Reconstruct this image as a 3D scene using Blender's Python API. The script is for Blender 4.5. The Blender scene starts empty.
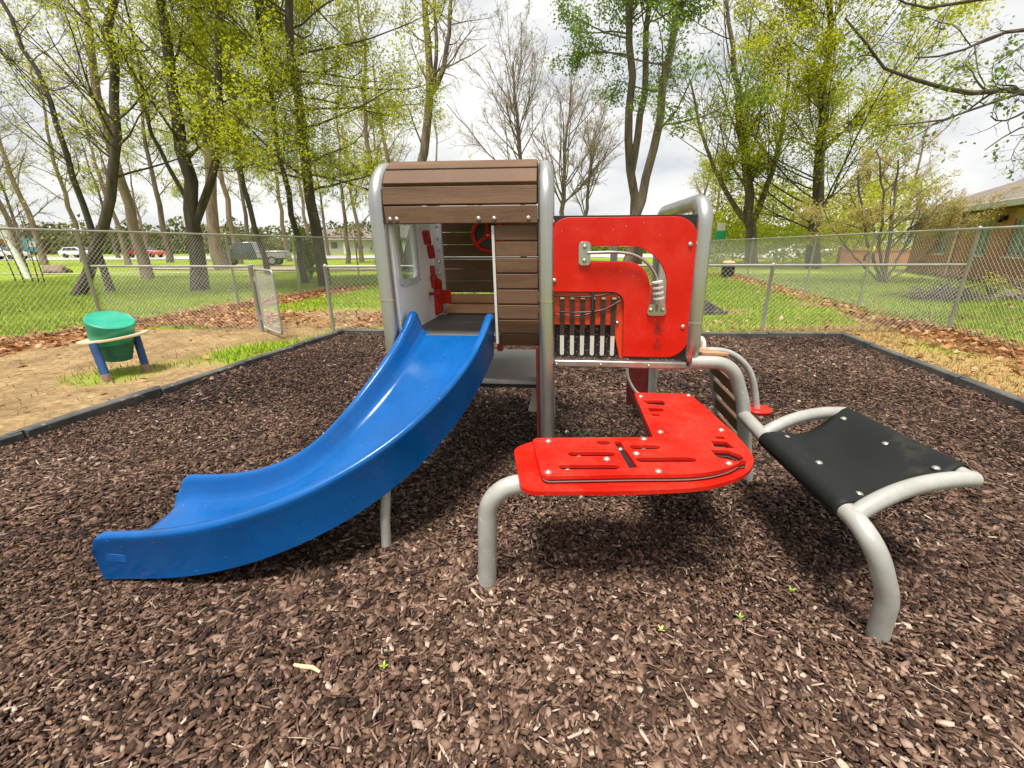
import bpy, bmesh, math, random
import numpy as np
from mathutils import Vector, Matrix
rng = np.random.default_rng(7); random.seed(7)
R = math.radians
scene = bpy.context.scene
COL = scene.collection

# ------------------------------------------------------------------ camera
H, F, PIT, ROLL = 1.52, 430.0, R(17.9), R(0.2)
fw = np.array([0, math.cos(PIT), -math.sin(PIT)]); up0 = np.array([0, math.sin(PIT), math.cos(PIT)]); r0 = np.array([1.0, 0, 0])
rt = r0*math.cos(ROLL)-up0*math.sin(ROLL); up = up0*math.cos(ROLL)+r0*math.sin(ROLL)
CAM = np.array([0, 0, H])
cd = bpy.data.cameras.new('camera'); cam = bpy.data.objects.new('camera', cd); COL.objects.link(cam)
m = Matrix.Identity(4)
for i in range(3):
    m[i][0], m[i][1], m[i][2], m[i][3] = rt[i], up[i], -fw[i], CAM[i]
cam.matrix_world = m
cd.sensor_width = 36; cd.lens = F/1024*36; cd.clip_end = 4000; cd.clip_start = 0.05
scene.camera = cam
def at(x, y, Y):                       # a direction seen in the photograph, at a surveyed distance Y
    d = fw+rt*((x-512)/F)+up*((384-y)/F)
    return CAM+d*(Y/d[1])
def gr(x, y, z=0.0):
    d = fw+rt*((x-512)/F)+up*((384-y)/F)
    return CAM+d*((z-H)/d[2])

# ------------------------------------------------------------------ materials
def lin(c): return tuple(c)+(1.0,)
def newmat(name):
    mt = bpy.data.materials.new(name); mt.use_nodes = True
    nt = mt.node_tree; nt.nodes.clear()
    out = nt.nodes.new('ShaderNodeOutputMaterial'); bs = nt.nodes.new('ShaderNodeBsdfPrincipled')
    nt.links.new(bs.outputs[0], out.inputs[0])
    return mt, nt, bs, out
def noise(nt, scale, detail=4, rough=.55, coord='Object', stretch=None):
    tc = nt.nodes.new('ShaderNodeTexCoord'); n = nt.nodes.new('ShaderNodeTexNoise')
    n.inputs['Scale'].default_value = scale; n.inputs['Detail'].default_value = detail; n.inputs['Roughness'].default_value = rough
    if stretch:
        mp = nt.nodes.new('ShaderNodeMapping'); mp.inputs['Scale'].default_value = stretch
        nt.links.new(tc.outputs[coord], mp.inputs[0]); nt.links.new(mp.outputs[0], n.inputs[0])
    else: nt.links.new(tc.outputs[coord], n.inputs[0])
    return n
def ramp(nt, fac, stops):
    r = nt.nodes.new('ShaderNodeValToRGB'); e = r.color_ramp.elements
    while len(e) < len(stops): e.new(.5)
    for i, (p, c) in enumerate(stops): e[i].position = p; e[i].color = lin(c)
    nt.links.new(fac, r.inputs[0]); return r
def mixc(nt, fac, a, b):
    mx = nt.nodes.new('ShaderNodeMix'); mx.data_type = 'RGBA'
    for s, v in ((0, fac), (6, a), (7, b)):
        if hasattr(v, 'is_output'): nt.links.new(v, mx.inputs[s])
        else: mx.inputs[s].default_value = v if s == 0 else lin(v)
    return mx.outputs[2]
def mathn(nt, op, a, b=None, clamp=False):
    n = nt.nodes.new('ShaderNodeMath'); n.operation = op; n.use_clamp = clamp
    for i, v in enumerate((a, b)):
        if v is None: continue
        if hasattr(v, 'is_output'): nt.links.new(v, n.inputs[i])
        else: n.inputs[i].default_value = v
    return n.outputs[0]
def bump(nt, bs, h, strength=.3, dist=.01):
    b = nt.nodes.new('ShaderNodeBump'); b.inputs['Strength'].default_value = strength; b.inputs['Distance'].default_value = dist
    nt.links.new(h, b.inputs['Height']); nt.links.new(b.outputs[0], bs.inputs['Normal'])
def pmat(name, c, rough=.5, metal=0., var=.15, scale=14, bmp=0., bscale=60, speck=None, spec=.5, stretch=None, coat=0., rvar=.12, dust=None):
    mt, nt, bs, out = newmat(name)
    n = noise(nt, scale, 5, .6, stretch=stretch)
    a = tuple(x*(1-var) for x in c); b = tuple(min(1, x*(1+var)) for x in c)
    colr = ramp(nt, n.outputs[0], [(.3, a), (.7, b)]).outputs[0]
    if speck:                                   # (colour, threshold, scale): dust and debris flecks
        s = noise(nt, speck[2], 2, .5); f = ramp(nt, s.outputs[0], [(speck[1], (0, 0, 0)), (speck[1]+.03, (1, 1, 1))])
        colr = mixc(nt, f.outputs[0], colr, speck[0])
    if dust:                                    # (colour, strength, scale): broad scuffed, dusty patches
        d1 = noise(nt, dust[2], 7, .7); d2 = noise(nt, dust[2]*9, 4, .7)
        f = mathn(nt, 'MULTIPLY', ramp(nt, d1.outputs[0], [(.44, (0, 0, 0)), (.70, (1, 1, 1))]).outputs[0], ramp(nt, d2.outputs[0], [(.35, (.25, .25, .25)), (.65, (1, 1, 1))]).outputs[0])
        colr = mixc(nt, mathn(nt, 'MULTIPLY', f, dust[1]), colr, dust[0])
    nt.links.new(colr, bs.inputs['Base Color'])
    rr = nt.nodes.new('ShaderNodeMapRange'); nt.links.new(n.outputs[0], rr.inputs[0]); rr.inputs[1].default_value = .3; rr.inputs[2].default_value = .7
    rr.inputs[3].default_value = max(.02, rough-rvar); rr.inputs[4].default_value = min(1, rough+rvar)
    nt.links.new(rr.outputs[0], bs.inputs['Roughness'])
    bs.inputs['Metallic'].default_value = metal; bs.inputs['Specular IOR Level'].default_value = spec; bs.inputs['Coat Weight'].default_value = coat
    if bmp: bump(nt, bs, noise(nt, bscale, 4, stretch=stretch).outputs[0], bmp, .004)
    return mt
def attrmat(name, stops, rough=.8, transl=0., attr='rnd', bmp=0., spec=.3):
    mt, nt, bs, out = newmat(name)
    a = nt.nodes.new('ShaderNodeAttribute'); a.attribute_name = attr
    r = ramp(nt, a.outputs['Fac'], stops)
    nt.links.new(r.outputs[0], bs.inputs['Base Color']); bs.inputs['Roughness'].default_value = rough; bs.inputs['Specular IOR Level'].default_value = spec
    if bmp: bump(nt, bs, noise(nt, 120, 4, stretch=(1, 1, 1)).outputs[0], bmp, .003)
    if transl:
        tl = nt.nodes.new('ShaderNodeBsdfTranslucent'); nt.links.new(r.outputs[0], tl.inputs[0])
        mx = nt.nodes.new('ShaderNodeMixShader'); mx.inputs[0].default_value = transl
        nt.links.new(bs.outputs[0], mx.inputs[1]); nt.links.new(tl.outputs[0], mx.inputs[2]); nt.links.new(mx.outputs[0], out.inputs[0])
    return mt
M = {}
M['blue'] = pmat('slide_blue_plastic', (.0001, .080, .29), .25, 0, .16, 3.2, .08, 70, ((.25, .33, .40), .745, 75), coat=0, rvar=.13, spec=.34, dust=((.03, .14, .30), .22, 4))
M['blue_dark'] = pmat('slide_plate_blue', (.003, .085, .32), .4)
M['speckled'] = pmat('shaded_mulch_speckle', (.016, .013, .012), .7, 0, .4, 30, .3, 60, ((.22, .17, .14), .60, 60))  # dark shaded mulch as a colour, for the crawl opening
M['red'] = pmat('red_hdpe_sheet', (.57, .010, .0035), .40, 0, .10, 5, .05, 200, ((.50, .24, .18), .745, 70), spec=.25, dust=((.42, .10, .06), .35, 5))
M['red_orange'] = pmat('orange_red_sheet', (.68, .050, .012), .38, 0, .08, 6)
M['red_dark'] = pmat('engraved_dark_red', (.20, .012, .010), .6)
M['red_toy'] = pmat('red_toy_plastic', (.42, .010, .012), .35)
M['maroon_shade'] = pmat('maroon_and_shaded_red_sheet', (.10, .008, .008), .5)  # shade mixed into the red of the lower side panel and desk spacer
M['black'] = pmat('black_hdpe', (.012, .012, .013), .42, 0, .2, 8)
M['rubber'] = None
M['alu'] = pmat('brushed_aluminium', (.42, .41, .40), .34, .85, .10, 7, .05, 160, stretch=(1, 1, .15))
M['tube'] = pmat('grey_powder_coated_tube', (.37, .37, .34), .42, .15, .14, 6, .08, 90, ((.60, .54, .44), .70, 22), dust=((.22, .18, .13), .55, 5))
M['bolt'] = pmat('stainless_bolt', (.55, .50, .45), .3, .85, .08)
M['plank'] = pmat('brown_recycled_plank', (.124, .069, .040), .62, 0, .34, 9, .4, 70, stretch=(.12, 1, 1), spec=.22, dust=((.24, .16, .10), .35, 3))
M['plank_tan_lit'] = pmat('tan_and_lit_recycled_plank', (.46, .235, .115), .6, 0, .18, 9, .3, 70, stretch=(.12, 1, 1))  # tan boards, and brown foot slats with light painted in
M['white'] = pmat('white_hdpe', (.84, .82, .78), .42, 0, .06, 4)
M['grey_panel'] = pmat('pale_grey_sheet', (.55, .54, .50), .45, 0, .06, 5)
M['deck'] = pmat('grey_plastisol_deck', (.10, .097, .09), .6, 0, .2, 6, .2, 150, ((.45, .42, .36), .70, 40))
M['step'] = pmat('grey_step_deck', (.42, .40, .37), .65, 0, .12, 5, .2, 150, ((.55, .5, .44), .72, 40))
M['timber'] = pmat('black_plastic_timber', (.055, .055, .054), .62, 0, .45, 5, .25, 60, ((.20, .18, .15), .66, 9), dust=((.20, .17, .13), .6, 3))
M['galv'] = pmat('galvanised_steel', (.36, .36, .33), .5, .45, .14, 5, .1, 60)
M['wire'] = pmat('galvanised_wire', (.55, .54, .50), .5, .4, .1, 5)
M['teal'] = pmat('teal_drum_plastic', (.005, .30, .19), .4, 0, .16, 5, dust=((.18, .30, .24), .4, 5))
M['drum_green'] = pmat('green_drum_plastic', (.01, .13, .075), .5, 0, .2, 5)
M['strap'] = pmat('dark_brown_strap', (.035, .021, .014), .6)
M['tan_board'] = pmat('tan_painted_board', (.72, .56, .33), .55, 0, .08, 5)
M['post_blue'] = pmat('blue_painted_post', (.018, .07, .20), .6, 0, .25, 7, .2, 60)
M['wood_worn'] = pmat('worn_bare_wood', (.30, .19, .16), .8, 0, .25, 12)
M['asphalt'] = pmat('pale_worn_asphalt', (.42, .40, .38), .9, 0, .10, .5, .3, 20)
M['path'] = pmat('pale_concrete', (.48, .45, .40), .9, 0, .10, .8)
M['gravel_tan'] = pmat('tan_gravel_track', (.36, .28, .20), .95, 0, .2, 1.5)
M['glass'] = pmat('dark_window_glass', (.05, .07, .075), .08, 0, .1, 2, spec=.8)
M['tyre'] = pmat('black_tyre', (.015, .015, .015), .8)
M['rim'] = pmat('grey_rim', (.35, .35, .35), .4, .6)
M['car_dark'] = pmat('dark_green_car_paint', (.045, .052, .050), .25, .2, coat=.5)
M['car_silver'] = pmat('silver_car_paint', (.42, .43, .43), .3, .5, coat=.5)
M['car_white'] = pmat('white_car_paint', (.75, .75, .74), .3, coat=.5)
M['car_red'] = pmat('red_car_paint', (.50, .03, .02), .3, coat=.5)
M['car_blue'] = pmat('blue_car_paint', (.03, .07, .18), .3, coat=.5)
M['roof_brown'] = pmat('brown_shingle', (.19, .155, .13), .85, 0, .25, 1.2, .5, 14)
M['fascia'] = pmat('grey_white_fascia', (.55, .55, .53), .6)
M['soffit'] = pmat('dark_soffit', (.10, .10, .10), .8)
M['tan_block'] = pmat('tan_lintel_panel', (.50, .36, .20), .8, 0, .1, 3)
M['frame_grey'] = pmat('window_frame_grey', (.42, .43, .42), .5)
M['curtain_green'] = pmat('green_blind', (.26, .38, .34), .4, 0, .2, 4)
M['sign_green'] = pmat('sign_green', (.01, .28, .12), .5)
M['yellow'] = pmat('yellow_plastic', (.75, .55, .05), .5)
M['peach'] = pmat('peach_plastic', (.72, .36, .22), .5)
M['stone'] = pmat('brown_stone', (.22, .15, .11), .9, 0, .25, 2, .5, 8)
M['siding'] = pmat('pale_siding', (.45, .42, .38), .8)
M['bark_dark'] = pmat('dark_bark', (.070, .053, .040), .95, 0, .6, 6, 1.0, 12, stretch=(1, 1, .2))
M['bark_grey'] = pmat('grey_brown_bark', (.14, .105, .08), .95, 0, .55, 5, 1.0, 10, stretch=(1, 1, .2))
M['bark_pale'] = pmat('pale_tan_bark', (.215, .155, .115), .95, 0, .45, 5, .9, 10, stretch=(1, 1, .2))
M['twig'] = pmat('dark_twig', (.085, .066, .053), .95, 0, .3, 2)
M['twig_pale'] = pmat('pale_twig', (.25, .195, .155), .95, 0, .3, 2)
M['leaf_lime'] = attrmat('young_lime_leaves', [(0, (.22, .27, .010)), (.5, (.42, .45, .018)), (1, (.62, .58, .05))], .6, .6)
M['leaf_yellow'] = attrmat('yellow_green_leaves', [(0, (.25, .30, .012)), (.5, (.46, .48, .02)), (1, (.66, .62, .06))], .6, .6)
M['leaf_green'] = attrmat('fresh_green_leaves', [(0, (.09, .17, .02)), (.6, (.18, .28, .03)), (1, (.32, .38, .05))], .6, .5)
M['leaf_far'] = attrmat('muted_far_leaves', [(0, (.08, .085, .03)), (.5, (.16, .17, .05)), (1, (.26, .25, .09))], .8, .3)
M['leaf_pink'] = attrmat('tan_pink_buds', [(0, (.34, .34, .06)), (.55, (.50, .42, .12)), (.85, (.55, .40, .20)), (1, (.55, .28, .20))], .7, .5)
M['grass'] = attrmat('lawn_blades', [(0, (.13, .21, .012)), (.6, (.24, .335, .018)), (1, (.42, .46, .05))], .75, .4)
M['straw'] = attrmat('dry_straw_blades', [(0, (.15, .09, .035)), (.4, (.34, .22, .085)), (.8, (.50, .37, .17)), (.88, (.52, .40, .2)), (1, (.28, .32, .05))], .8, .2)
M['litter'] = attrmat('fallen_brown_leaves', [(0, (.12, .05, .018)), (.4, (.30, .13, .045)), (.8, (.46, .23, .09)), (1, (.58, .40, .24))], .8, .15)
M['chips'] = attrmat('bark_chips', [(0, (.008, .0045, .0032)), (.25, (.034, .0188, .0130)), (.48, (.092, .0515, .0345)), (.74, (.178, .106, .072)), (.93, (.285, .188, .136)), (1, (.46, .35, .27))], .7, 0, bmp=.5, spec=.22)

# black rubber sling with dusty patches
mt, nt, bs, out = newmat('dusty_black_rubber'); M['rubber'] = mt
n1 = noise(nt, 4.5, 5, .6); n2 = noise(nt, 40, 3)
f = ramp(nt, n1.outputs[0], [(.58, (0, 0, 0)), (.74, (.45, .45, .45))])
f2 = mathn(nt, 'MULTIPLY', f.outputs[0], ramp(nt, n2.outputs[0], [(.3, (.4, .4, .4)), (.6, (1, 1, 1))]).outputs[0])
nt.links.new(mixc(nt, f2, (.008, .0095, .0088), (.075, .062, .044)), bs.inputs['Base Color']); bs.inputs['Roughness'].default_value = .62; bs.inputs['Specular IOR Level'].default_value = .25
bump(nt, bs, n2.outputs[0], .15, .003)
# brick
def brickmat(name, c1, c2, mortar):
    mt, nt, bs, out = newmat(name)
    tc = nt.nodes.new('ShaderNodeTexCoord'); mp = nt.nodes.new('ShaderNodeMapping'); nt.links.new(tc.outputs['Object'], mp.inputs[0])
    mp.inputs['Rotation'].default_value = (R(90), 0, 0)
    b = nt.nodes.new('ShaderNodeTexBrick'); nt.links.new(mp.outputs[0], b.inputs[0])
    b.inputs['Color1'].default_value = lin(c1); b.inputs['Color2'].default_value = lin(c2); b.inputs['Mortar'].default_value = lin(mortar)
    b.inputs['Scale'].default_value = 4.4; b.inputs['Mortar Size'].default_value = .02; b.inputs['Brick Width'].default_value = .9; b.inputs['Row Height'].default_value = .3
    n = noise(nt, .7, 4); v = ramp(nt, n.outputs[0], [(.3, (.85, .85, .85)), (.7, (1.2, 1.2, 1.2))])
    mx = nt.nodes.new('ShaderNodeMix'); mx.data_type = 'RGBA'; mx.blend_type = 'MULTIPLY'; mx.inputs[0].default_value = 1
    nt.links.new(b.outputs[0], mx.inputs[6]); nt.links.new(v.outputs[0], mx.inputs[7]); nt.links.new(mx.outputs[2], bs.inputs['Base Color'])
    bs.inputs['Roughness'].default_value = .9
    return mt
M['brick'] = brickmat('brown_brick', (.38, .135, .075), (.46, .20, .115), (.50, .37, .29))
# clear window pane
mt, nt, bs, out = newmat('clear_window_pane'); M['pane'] = mt
tr = nt.nodes.new('ShaderNodeBsdfTransparent'); tr.inputs[0].default_value = (.82, .88, .88, 1); gl = nt.nodes.new('ShaderNodeBsdfGlossy'); gl.inputs[1].default_value = .05
mx = nt.nodes.new('ShaderNodeMixShader'); mx.inputs[0].default_value = .22
nt.links.new(tr.outputs[0], mx.inputs[1]); nt.links.new(gl.outputs[0], mx.inputs[2]); nt.links.new(mx.outputs[0], out.inputs[0])

# ------------------------------------------------------------------ scene-graph helpers
def tag(o, label=None, cat=None, group=None, kind=None):
    for k, v in (('label', label), ('category', cat), ('group', group), ('kind', kind)):
        if v: o[k] = v
    return o
def empty(name, loc, rz, label, cat, group=None):
    o = bpy.data.objects.new(name, None); COL.objects.link(o); o.empty_display_size = .1
    o.location = Vector(tuple(float(a) for a in loc)); o.rotation_euler = (0, 0, rz)
    return tag(o, label, cat, group)
def copy_tree(o, parent=None):
    c = o.copy(); COL.objects.link(c); c.parent = parent
    for ch in list(o.children): copy_tree(ch, c)
    return c

class MB:
    """Collects solids in one bmesh; build() links them as one mesh object."""
    def __init__(s): s.bm = bmesh.new()
    def poly_prism(s, pts, off):          # pts: 3-D outline, off: extrusion vector
        bm = s.bm; off = Vector(off)
        a = [bm.verts.new(Vector(p)) for p in pts]; b = [bm.verts.new(Vector(p)+off) for p in pts]
        n = len(a)
        bm.faces.new(a); bm.faces.new(b[::-1])
        for i in range(n): bm.faces.new((a[i], a[(i+1) % n], b[(i+1) % n], b[i]))
        return s
    def box(s, lo, hi, mat=None):
        x0, y0, z0 = lo; x1, y1, z1 = hi
        P = [Vector(p) for p in ((x0, y0, z0), (x1, y0, z0), (x1, y1, z0), (x0, y1, z0))]
        Q = [Vector((p.x, p.y, z1)) for p in P]
        if mat is not None: P = [mat @ p for p in P]; Q = [mat @ p for p in Q]
        bm = s.bm; a = [bm.verts.new(p) for p in P]; b = [bm.verts.new(p) for p in Q]
        bm.faces.new(a[::-1]); bm.faces.new(b)
        for i in range(4): bm.faces.new((a[i], a[(i+1) % 4], b[(i+1) % 4], b[i]))
        return s
    def beam(s, p, q, w, h, upv=(0, 0, 1)):
        p, q = Vector(p), Vector(q); d = (q-p); L = d.length; d.normalize()
        x = d.cross(Vector(upv)).normalized(); z = x.cross(d)
        mt = Matrix((x, d, z)).transposed().to_4x4(); mt.translation = p
        return s.box((-w/2, 0, -h/2), (w/2, L, h/2), mt)
    def tube(s, pts, r, n=14, cap=True, closed=False):
        P = [Vector(p) for p in pts]; bm = s.bm; rings = []; N = len(P)
        rad = r if hasattr(r, '__len__') else [r]*N
        T = []
        for i in range(N):
            a = P[(i-1) % N] if (closed or i > 0) else P[i]; b = P[(i+1) % N] if (closed or i < N-1) else P[i]
            T.append((b-a).normalized())
        nv = T[0].orthogonal().normalized()
        for i in range(N):
            if i: nv = T[i-1].rotation_difference(T[i]) @ nv
            nv = (nv-T[i]*nv.dot(T[i])).normalized(); bv = T[i].cross(nv)
            rings.append([bm.verts.new(P[i]+(nv*math.cos(2*math.pi*k/n)+bv*math.sin(2*math.pi*k/n))*rad[i]) for k in range(n)])
        for i in range(N-1):
            a, b = rings[i], rings[i+1]
            for k in range(n): bm.faces.new((a[k], a[(k+1) % n], b[(k+1) % n], b[k]))
        if closed:
            a, b = rings[-1], rings[0]
            best = min(range(n), key=lambda o: sum((a[k].co-b[(k+o) % n].co).length for k in range(0, n, 3)))
            for k in range(n): bm.faces.new((a[k], a[(k+1) % n], b[(k+1+best) % n], b[(k+best) % n]))
        elif cap: bm.faces.new(rings[0][::-1]); bm.faces.new(rings[-1])
        return s
    def lathe(s, prof, n=24, mat=None):    # prof: [(radius, z)] closed with caps
        bm = s.bm; rings = []
        for r, z in prof:
            ring = []
            for k in range(n):
                p = Vector((r*math.cos(2*math.pi*k/n), r*math.sin(2*math.pi*k/n), z))
                ring.append(bm.verts.new(mat @ p if mat is not None else p))
            rings.append(ring)
        for a, b in zip(rings[:-1], rings[1:]):
            for k in range(n): bm.faces.new((a[k], a[(k+1) % n], b[(k+1) % n], b[k]))
        bm.faces.new(rings[0][::-1]); bm.faces.new(rings[-1])
        return s
    def panel(s, outer, holes, to3, depth):   # flat sheet with cut-outs; to3 maps (a, b) to 3-D, depth is the thickness vector
        loops = [outer]+list(holes); tmp = bmesh.new(); ed = []; order = []
        for lp in loops:
            v = [tmp.verts.new((p[0], p[1], 0)) for p in lp]; order.append(v)
            for i in range(len(v)): ed.append(tmp.edges.new((v[i], v[(i+1) % len(v)])))
        tmp.verts.index_update()
        bmesh.ops.triangle_fill(tmp, use_beauty=True, use_dissolve=False, edges=ed)
        tmp.verts.index_update(); d = Vector(depth); bm = s.bm
        vs = list(tmp.verts); A = {v.index: bm.verts.new(Vector(to3(v.co.x, v.co.y))) for v in vs}; B = {v.index: bm.verts.new(A[v.index].co+d) for v in vs}
        for f in tmp.faces:
            ix = [v.index for v in f.verts]; bm.faces.new([A[i] for i in ix]); bm.faces.new([B[i] for i in ix[::-1]])
        for v in order:
            for i in range(len(v)):
                a, b = v[i].index, v[(i+1) % len(v)].index; bm.faces.new((A[a], A[b], B[b], B[a]))
        tmp.free(); return s
    def xf(s, mt):
        bmesh.ops.transform(s.bm, matrix=mt, verts=list(s.bm.verts)); return s
    def build(s, name, mat, parent=None, label=None, bevel=0., smooth=40, tilt=None):
        if tilt is not None: s.xf(tilt)
        bmesh.ops.recalc_face_normals(s.bm, faces=list(s.bm.faces))
        me = bpy.data.meshes.new(name); s.bm.to_mesh(me); s.bm.free()
        if smooth:
            me.polygons.foreach_set('use_smooth', [True]*len(me.polygons)); me.set_sharp_from_angle(angle=R(smooth))
        o = bpy.data.objects.new(name, me); COL.objects.link(o)
        for x in (mat if isinstance(mat, (list, tuple)) else [mat]): me.materials.append(x)
        if parent is not None: o.parent = parent
        if label: o['label'] = label
        if bevel:
            b = o.modifiers.new('bevel', 'BEVEL'); b.width = bevel; b.segments = 2; b.limit_method = 'ANGLE'; b.angle_limit = R(50)
        return o
def fillet(pts, rad, seg=7, closed=False):
    P = [Vector(p) for p in pts]; N = len(P); outp = []
    for i in range(N):
        if not closed and i in (0, N-1): outp.append(P[i]); continue
        a, b, c = P[(i-1) % N], P[i], P[(i+1) % N]
        r = rad[i] if hasattr(rad, '__len__') else rad
        u, v = (a-b), (c-b); lu, lv = u.length, v.length; u.normalize(); v.normalize()
        ang = u.angle(v)
        if r <= 0 or ang > 3.1: outp.append(b); continue
        t = min(r/math.tan(ang/2), lu*.49, lv*.49); rr = t*math.tan(ang/2)
        bis = (u+v).normalized(); ctr = b+bis*(rr/math.sin(ang/2)); s, e = b+u*t-ctr, b+v*t-ctr
        for k in range(seg+1):
            w = k/seg; th = s.angle(e)
            outp.append(ctr+(s*math.sin((1-w)*th)+e*math.sin(w*th))/math.sin(th))
    return outp
def f2(pts, rad, seg=7): return [(p.x, p.y) for p in fillet([(a, b, 0) for a, b in pts], rad, seg, True)]
def smoothpath(pts, n=8):                 # Catmull-Rom
    P = [np.array(p, float) for p in pts]; P = [2*P[0]-P[1]]+P+[2*P[-1]-P[-2]]; o = []
    for i in range(1, len(P)-2):
        for k in range(n):
            t = k/n; a, b, c, d = P[i-1:i+3]
            o.append(.5*((2*b)+(c-a)*t+(2*a-5*b+4*c-d)*t*t+(3*b-a-3*c+d)*t**3))
    o.append(P[-2]); return o

def tubes(pts, rad, s):
    """pts (N,K,3), rad (N,K) -> verts and quads of N tapered tubes with s sides."""
    N, K, _ = pts.shape; T = np.gradient(pts, axis=1) if K > 2 else np.repeat(pts[:, 1:]-pts[:, :1], 2, 1)
    T /= np.linalg.norm(T, axis=2, keepdims=True)+1e-9
    ref = np.where(np.abs(T[:, :1, 2:3]) > .8, np.array([[[1., 0, 0]]]), np.array([[[0, 0, 1.]]])); ref = np.broadcast_to(ref, T.shape)
    U = np.cross(T, ref); U /= np.linalg.norm(U, axis=2, keepdims=True)+1e-9; W_ = np.cross(T, U)
    an = np.arange(s)*2*math.pi/s
    V = pts[:, :, None, :]+rad[:, :, None, None]*(np.cos(an)[None, None, :, None]*U[:, :, None, :]+np.sin(an)[None, None, :, None]*W_[:, :, None, :])
    ix = np.arange(N*K*s).reshape(N, K, s); nx = np.roll(ix, -1, 2)
    q = np.stack([ix[:, :-1], nx[:, :-1], nx[:, 1:], ix[:, 1:]], -1).reshape(-1, 4)
    return V.reshape(-1, 3), q
def rot3(v, yaw, pit, rol):
    cy, sy, cp, sp_, cr, sr = np.cos(yaw), np.sin(yaw), np.cos(pit), np.sin(pit), np.cos(rol), np.sin(rol)
    Rm = np.empty((len(yaw), 3, 3))
    Rm[:, 0] = np.stack([cy*cp, cy*sp_*sr-sy*cr, cy*sp_*cr+sy*sr], 1); Rm[:, 1] = np.stack([sy*cp, sy*sp_*sr+cy*cr, sy*sp_*cr-cy*sr], 1); Rm[:, 2] = np.stack([-sp_, cp*sr, cp*cr], 1)
    return np.einsum('nij,nkj->nki', Rm, v)
def mesh_np(name, V, faces, mat, parent=None, rnd=None, smooth=False, mats=None, midx=None):
    """faces: list of (n,k) int arrays (k = 3 or 4 or more); rnd: a float per vertex."""
    V = np.ascontiguousarray(V, np.float32); me = bpy.data.meshes.new(name)
    me.vertices.add(len(V)); me.vertices.foreach_set('co', V.ravel())
    loops = np.concatenate([f.ravel() for f in faces]).astype(np.int32)
    tot = np.concatenate([np.full(len(f), f.shape[1]) for f in faces]).astype(np.int32)
    st = np.concatenate([[0], np.cumsum(tot)[:-1]]).astype(np.int32)
    me.loops.add(len(loops)); me.loops.foreach_set('vertex_index', loops)
    me.polygons.add(len(tot)); me.polygons.foreach_set('loop_start', st); me.polygons.foreach_set('loop_total', tot)
    if smooth: me.polygons.foreach_set('use_smooth', np.ones(len(tot), bool))
    for x in (mats or [mat]): me.materials.append(x)
    if midx is not None: me.polygons.foreach_set('material_index', midx.astype(np.int32))
    me.update(calc_edges=True)
    if rnd is not None:
        a = me.attributes.new('rnd', 'FLOAT', 'POINT'); a.data.foreach_set('value', np.ascontiguousarray(rnd, np.float32))
    o = bpy.data.objects.new(name, me); COL.objects.link(o)
    if parent is not None: o.parent = parent
    return o

# ================================================================== PLAY STRUCTURE
A0 = R(5.0); ORG = (.245, 2.62, 0)
play = empty('play_structure', ORG, -A0, 'toddler climbing frame with blue slide, brown plank cabin, red panels and black sling seat', 'play structure')
TILT = Matrix(((1, 0, -.028, 0), (0, 1, 0, 0), (0, 0, 1, 0), (0, 0, 0, 1)))       # the tower stands slightly out of plumb
def S(mb, name, mat, parent=play, **k): return mb.build(name, mat, parent, tilt=TILT, **k)

# ---- slide -------------------------------------------------------
Pb = np.array([[-.385, 2.784], [-.669, 1.533], [-1.527, 1.933], [-1.873, 1.946]])
ca, sa = math.cos(A0), math.sin(A0)
def loc2(p):
    q = np.asarray(p)-np.array(ORG[:2]); return np.stack([q[..., 0]*ca-q[..., 1]*sa, q[..., 0]*sa+q[..., 1]*ca], -1)
n = 70; t = np.linspace(0, 1, n)[:, None]
ctr = (1-t)**3*Pb[0]+3*(1-t)**2*t*Pb[1]+3*(1-t)*t*t*Pb[2]+t**3*Pb[3]; ctr = np.concatenate([ctr, ctr[-1:]+(ctr[-1:]-ctr[-2:-1])/np.linalg.norm(ctr[-1:]-ctr[-2:-1])*np.array([[.035], [.07]])]); ctr = loc2(ctr)
tt = t[:, 0]; zz = (1-tt)**3*.963+3*(1-tt)**2*tt*.335+3*(1-tt)*tt*tt*.151+tt**3*.13
zz = np.concatenate([zz, [zz[-1]-.001, zz[-1]-.003]]); n += 2
dd = np.gradient(ctr, axis=0); dd /= np.linalg.norm(dd, axis=1)[:, None]; nn = np.stack([-dd[:, 1], dd[:, 0]], 1)
arc = np.concatenate([[0], np.cumsum(np.linalg.norm(np.diff(ctr, axis=0), axis=1))]); Ltot = arc[-1]
W, hw0, hb = .551/2, .130, .123
sb = bmesh.new(); rings = []
stations = []
for s_ in np.concatenate([np.linspace(0, .07, 8), np.linspace(.1, Ltot-.1, 60), np.linspace(Ltot-.075, Ltot, 9)]):
    stations.append((s_, [np.interp(s_, arc, ctr[:, 0]), np.interp(s_, arc, ctr[:, 1])], np.interp(s_, arc, zz), [np.interp(s_, arc, nn[:, 0]), np.interp(s_, arc, nn[:, 1])]))
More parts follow.
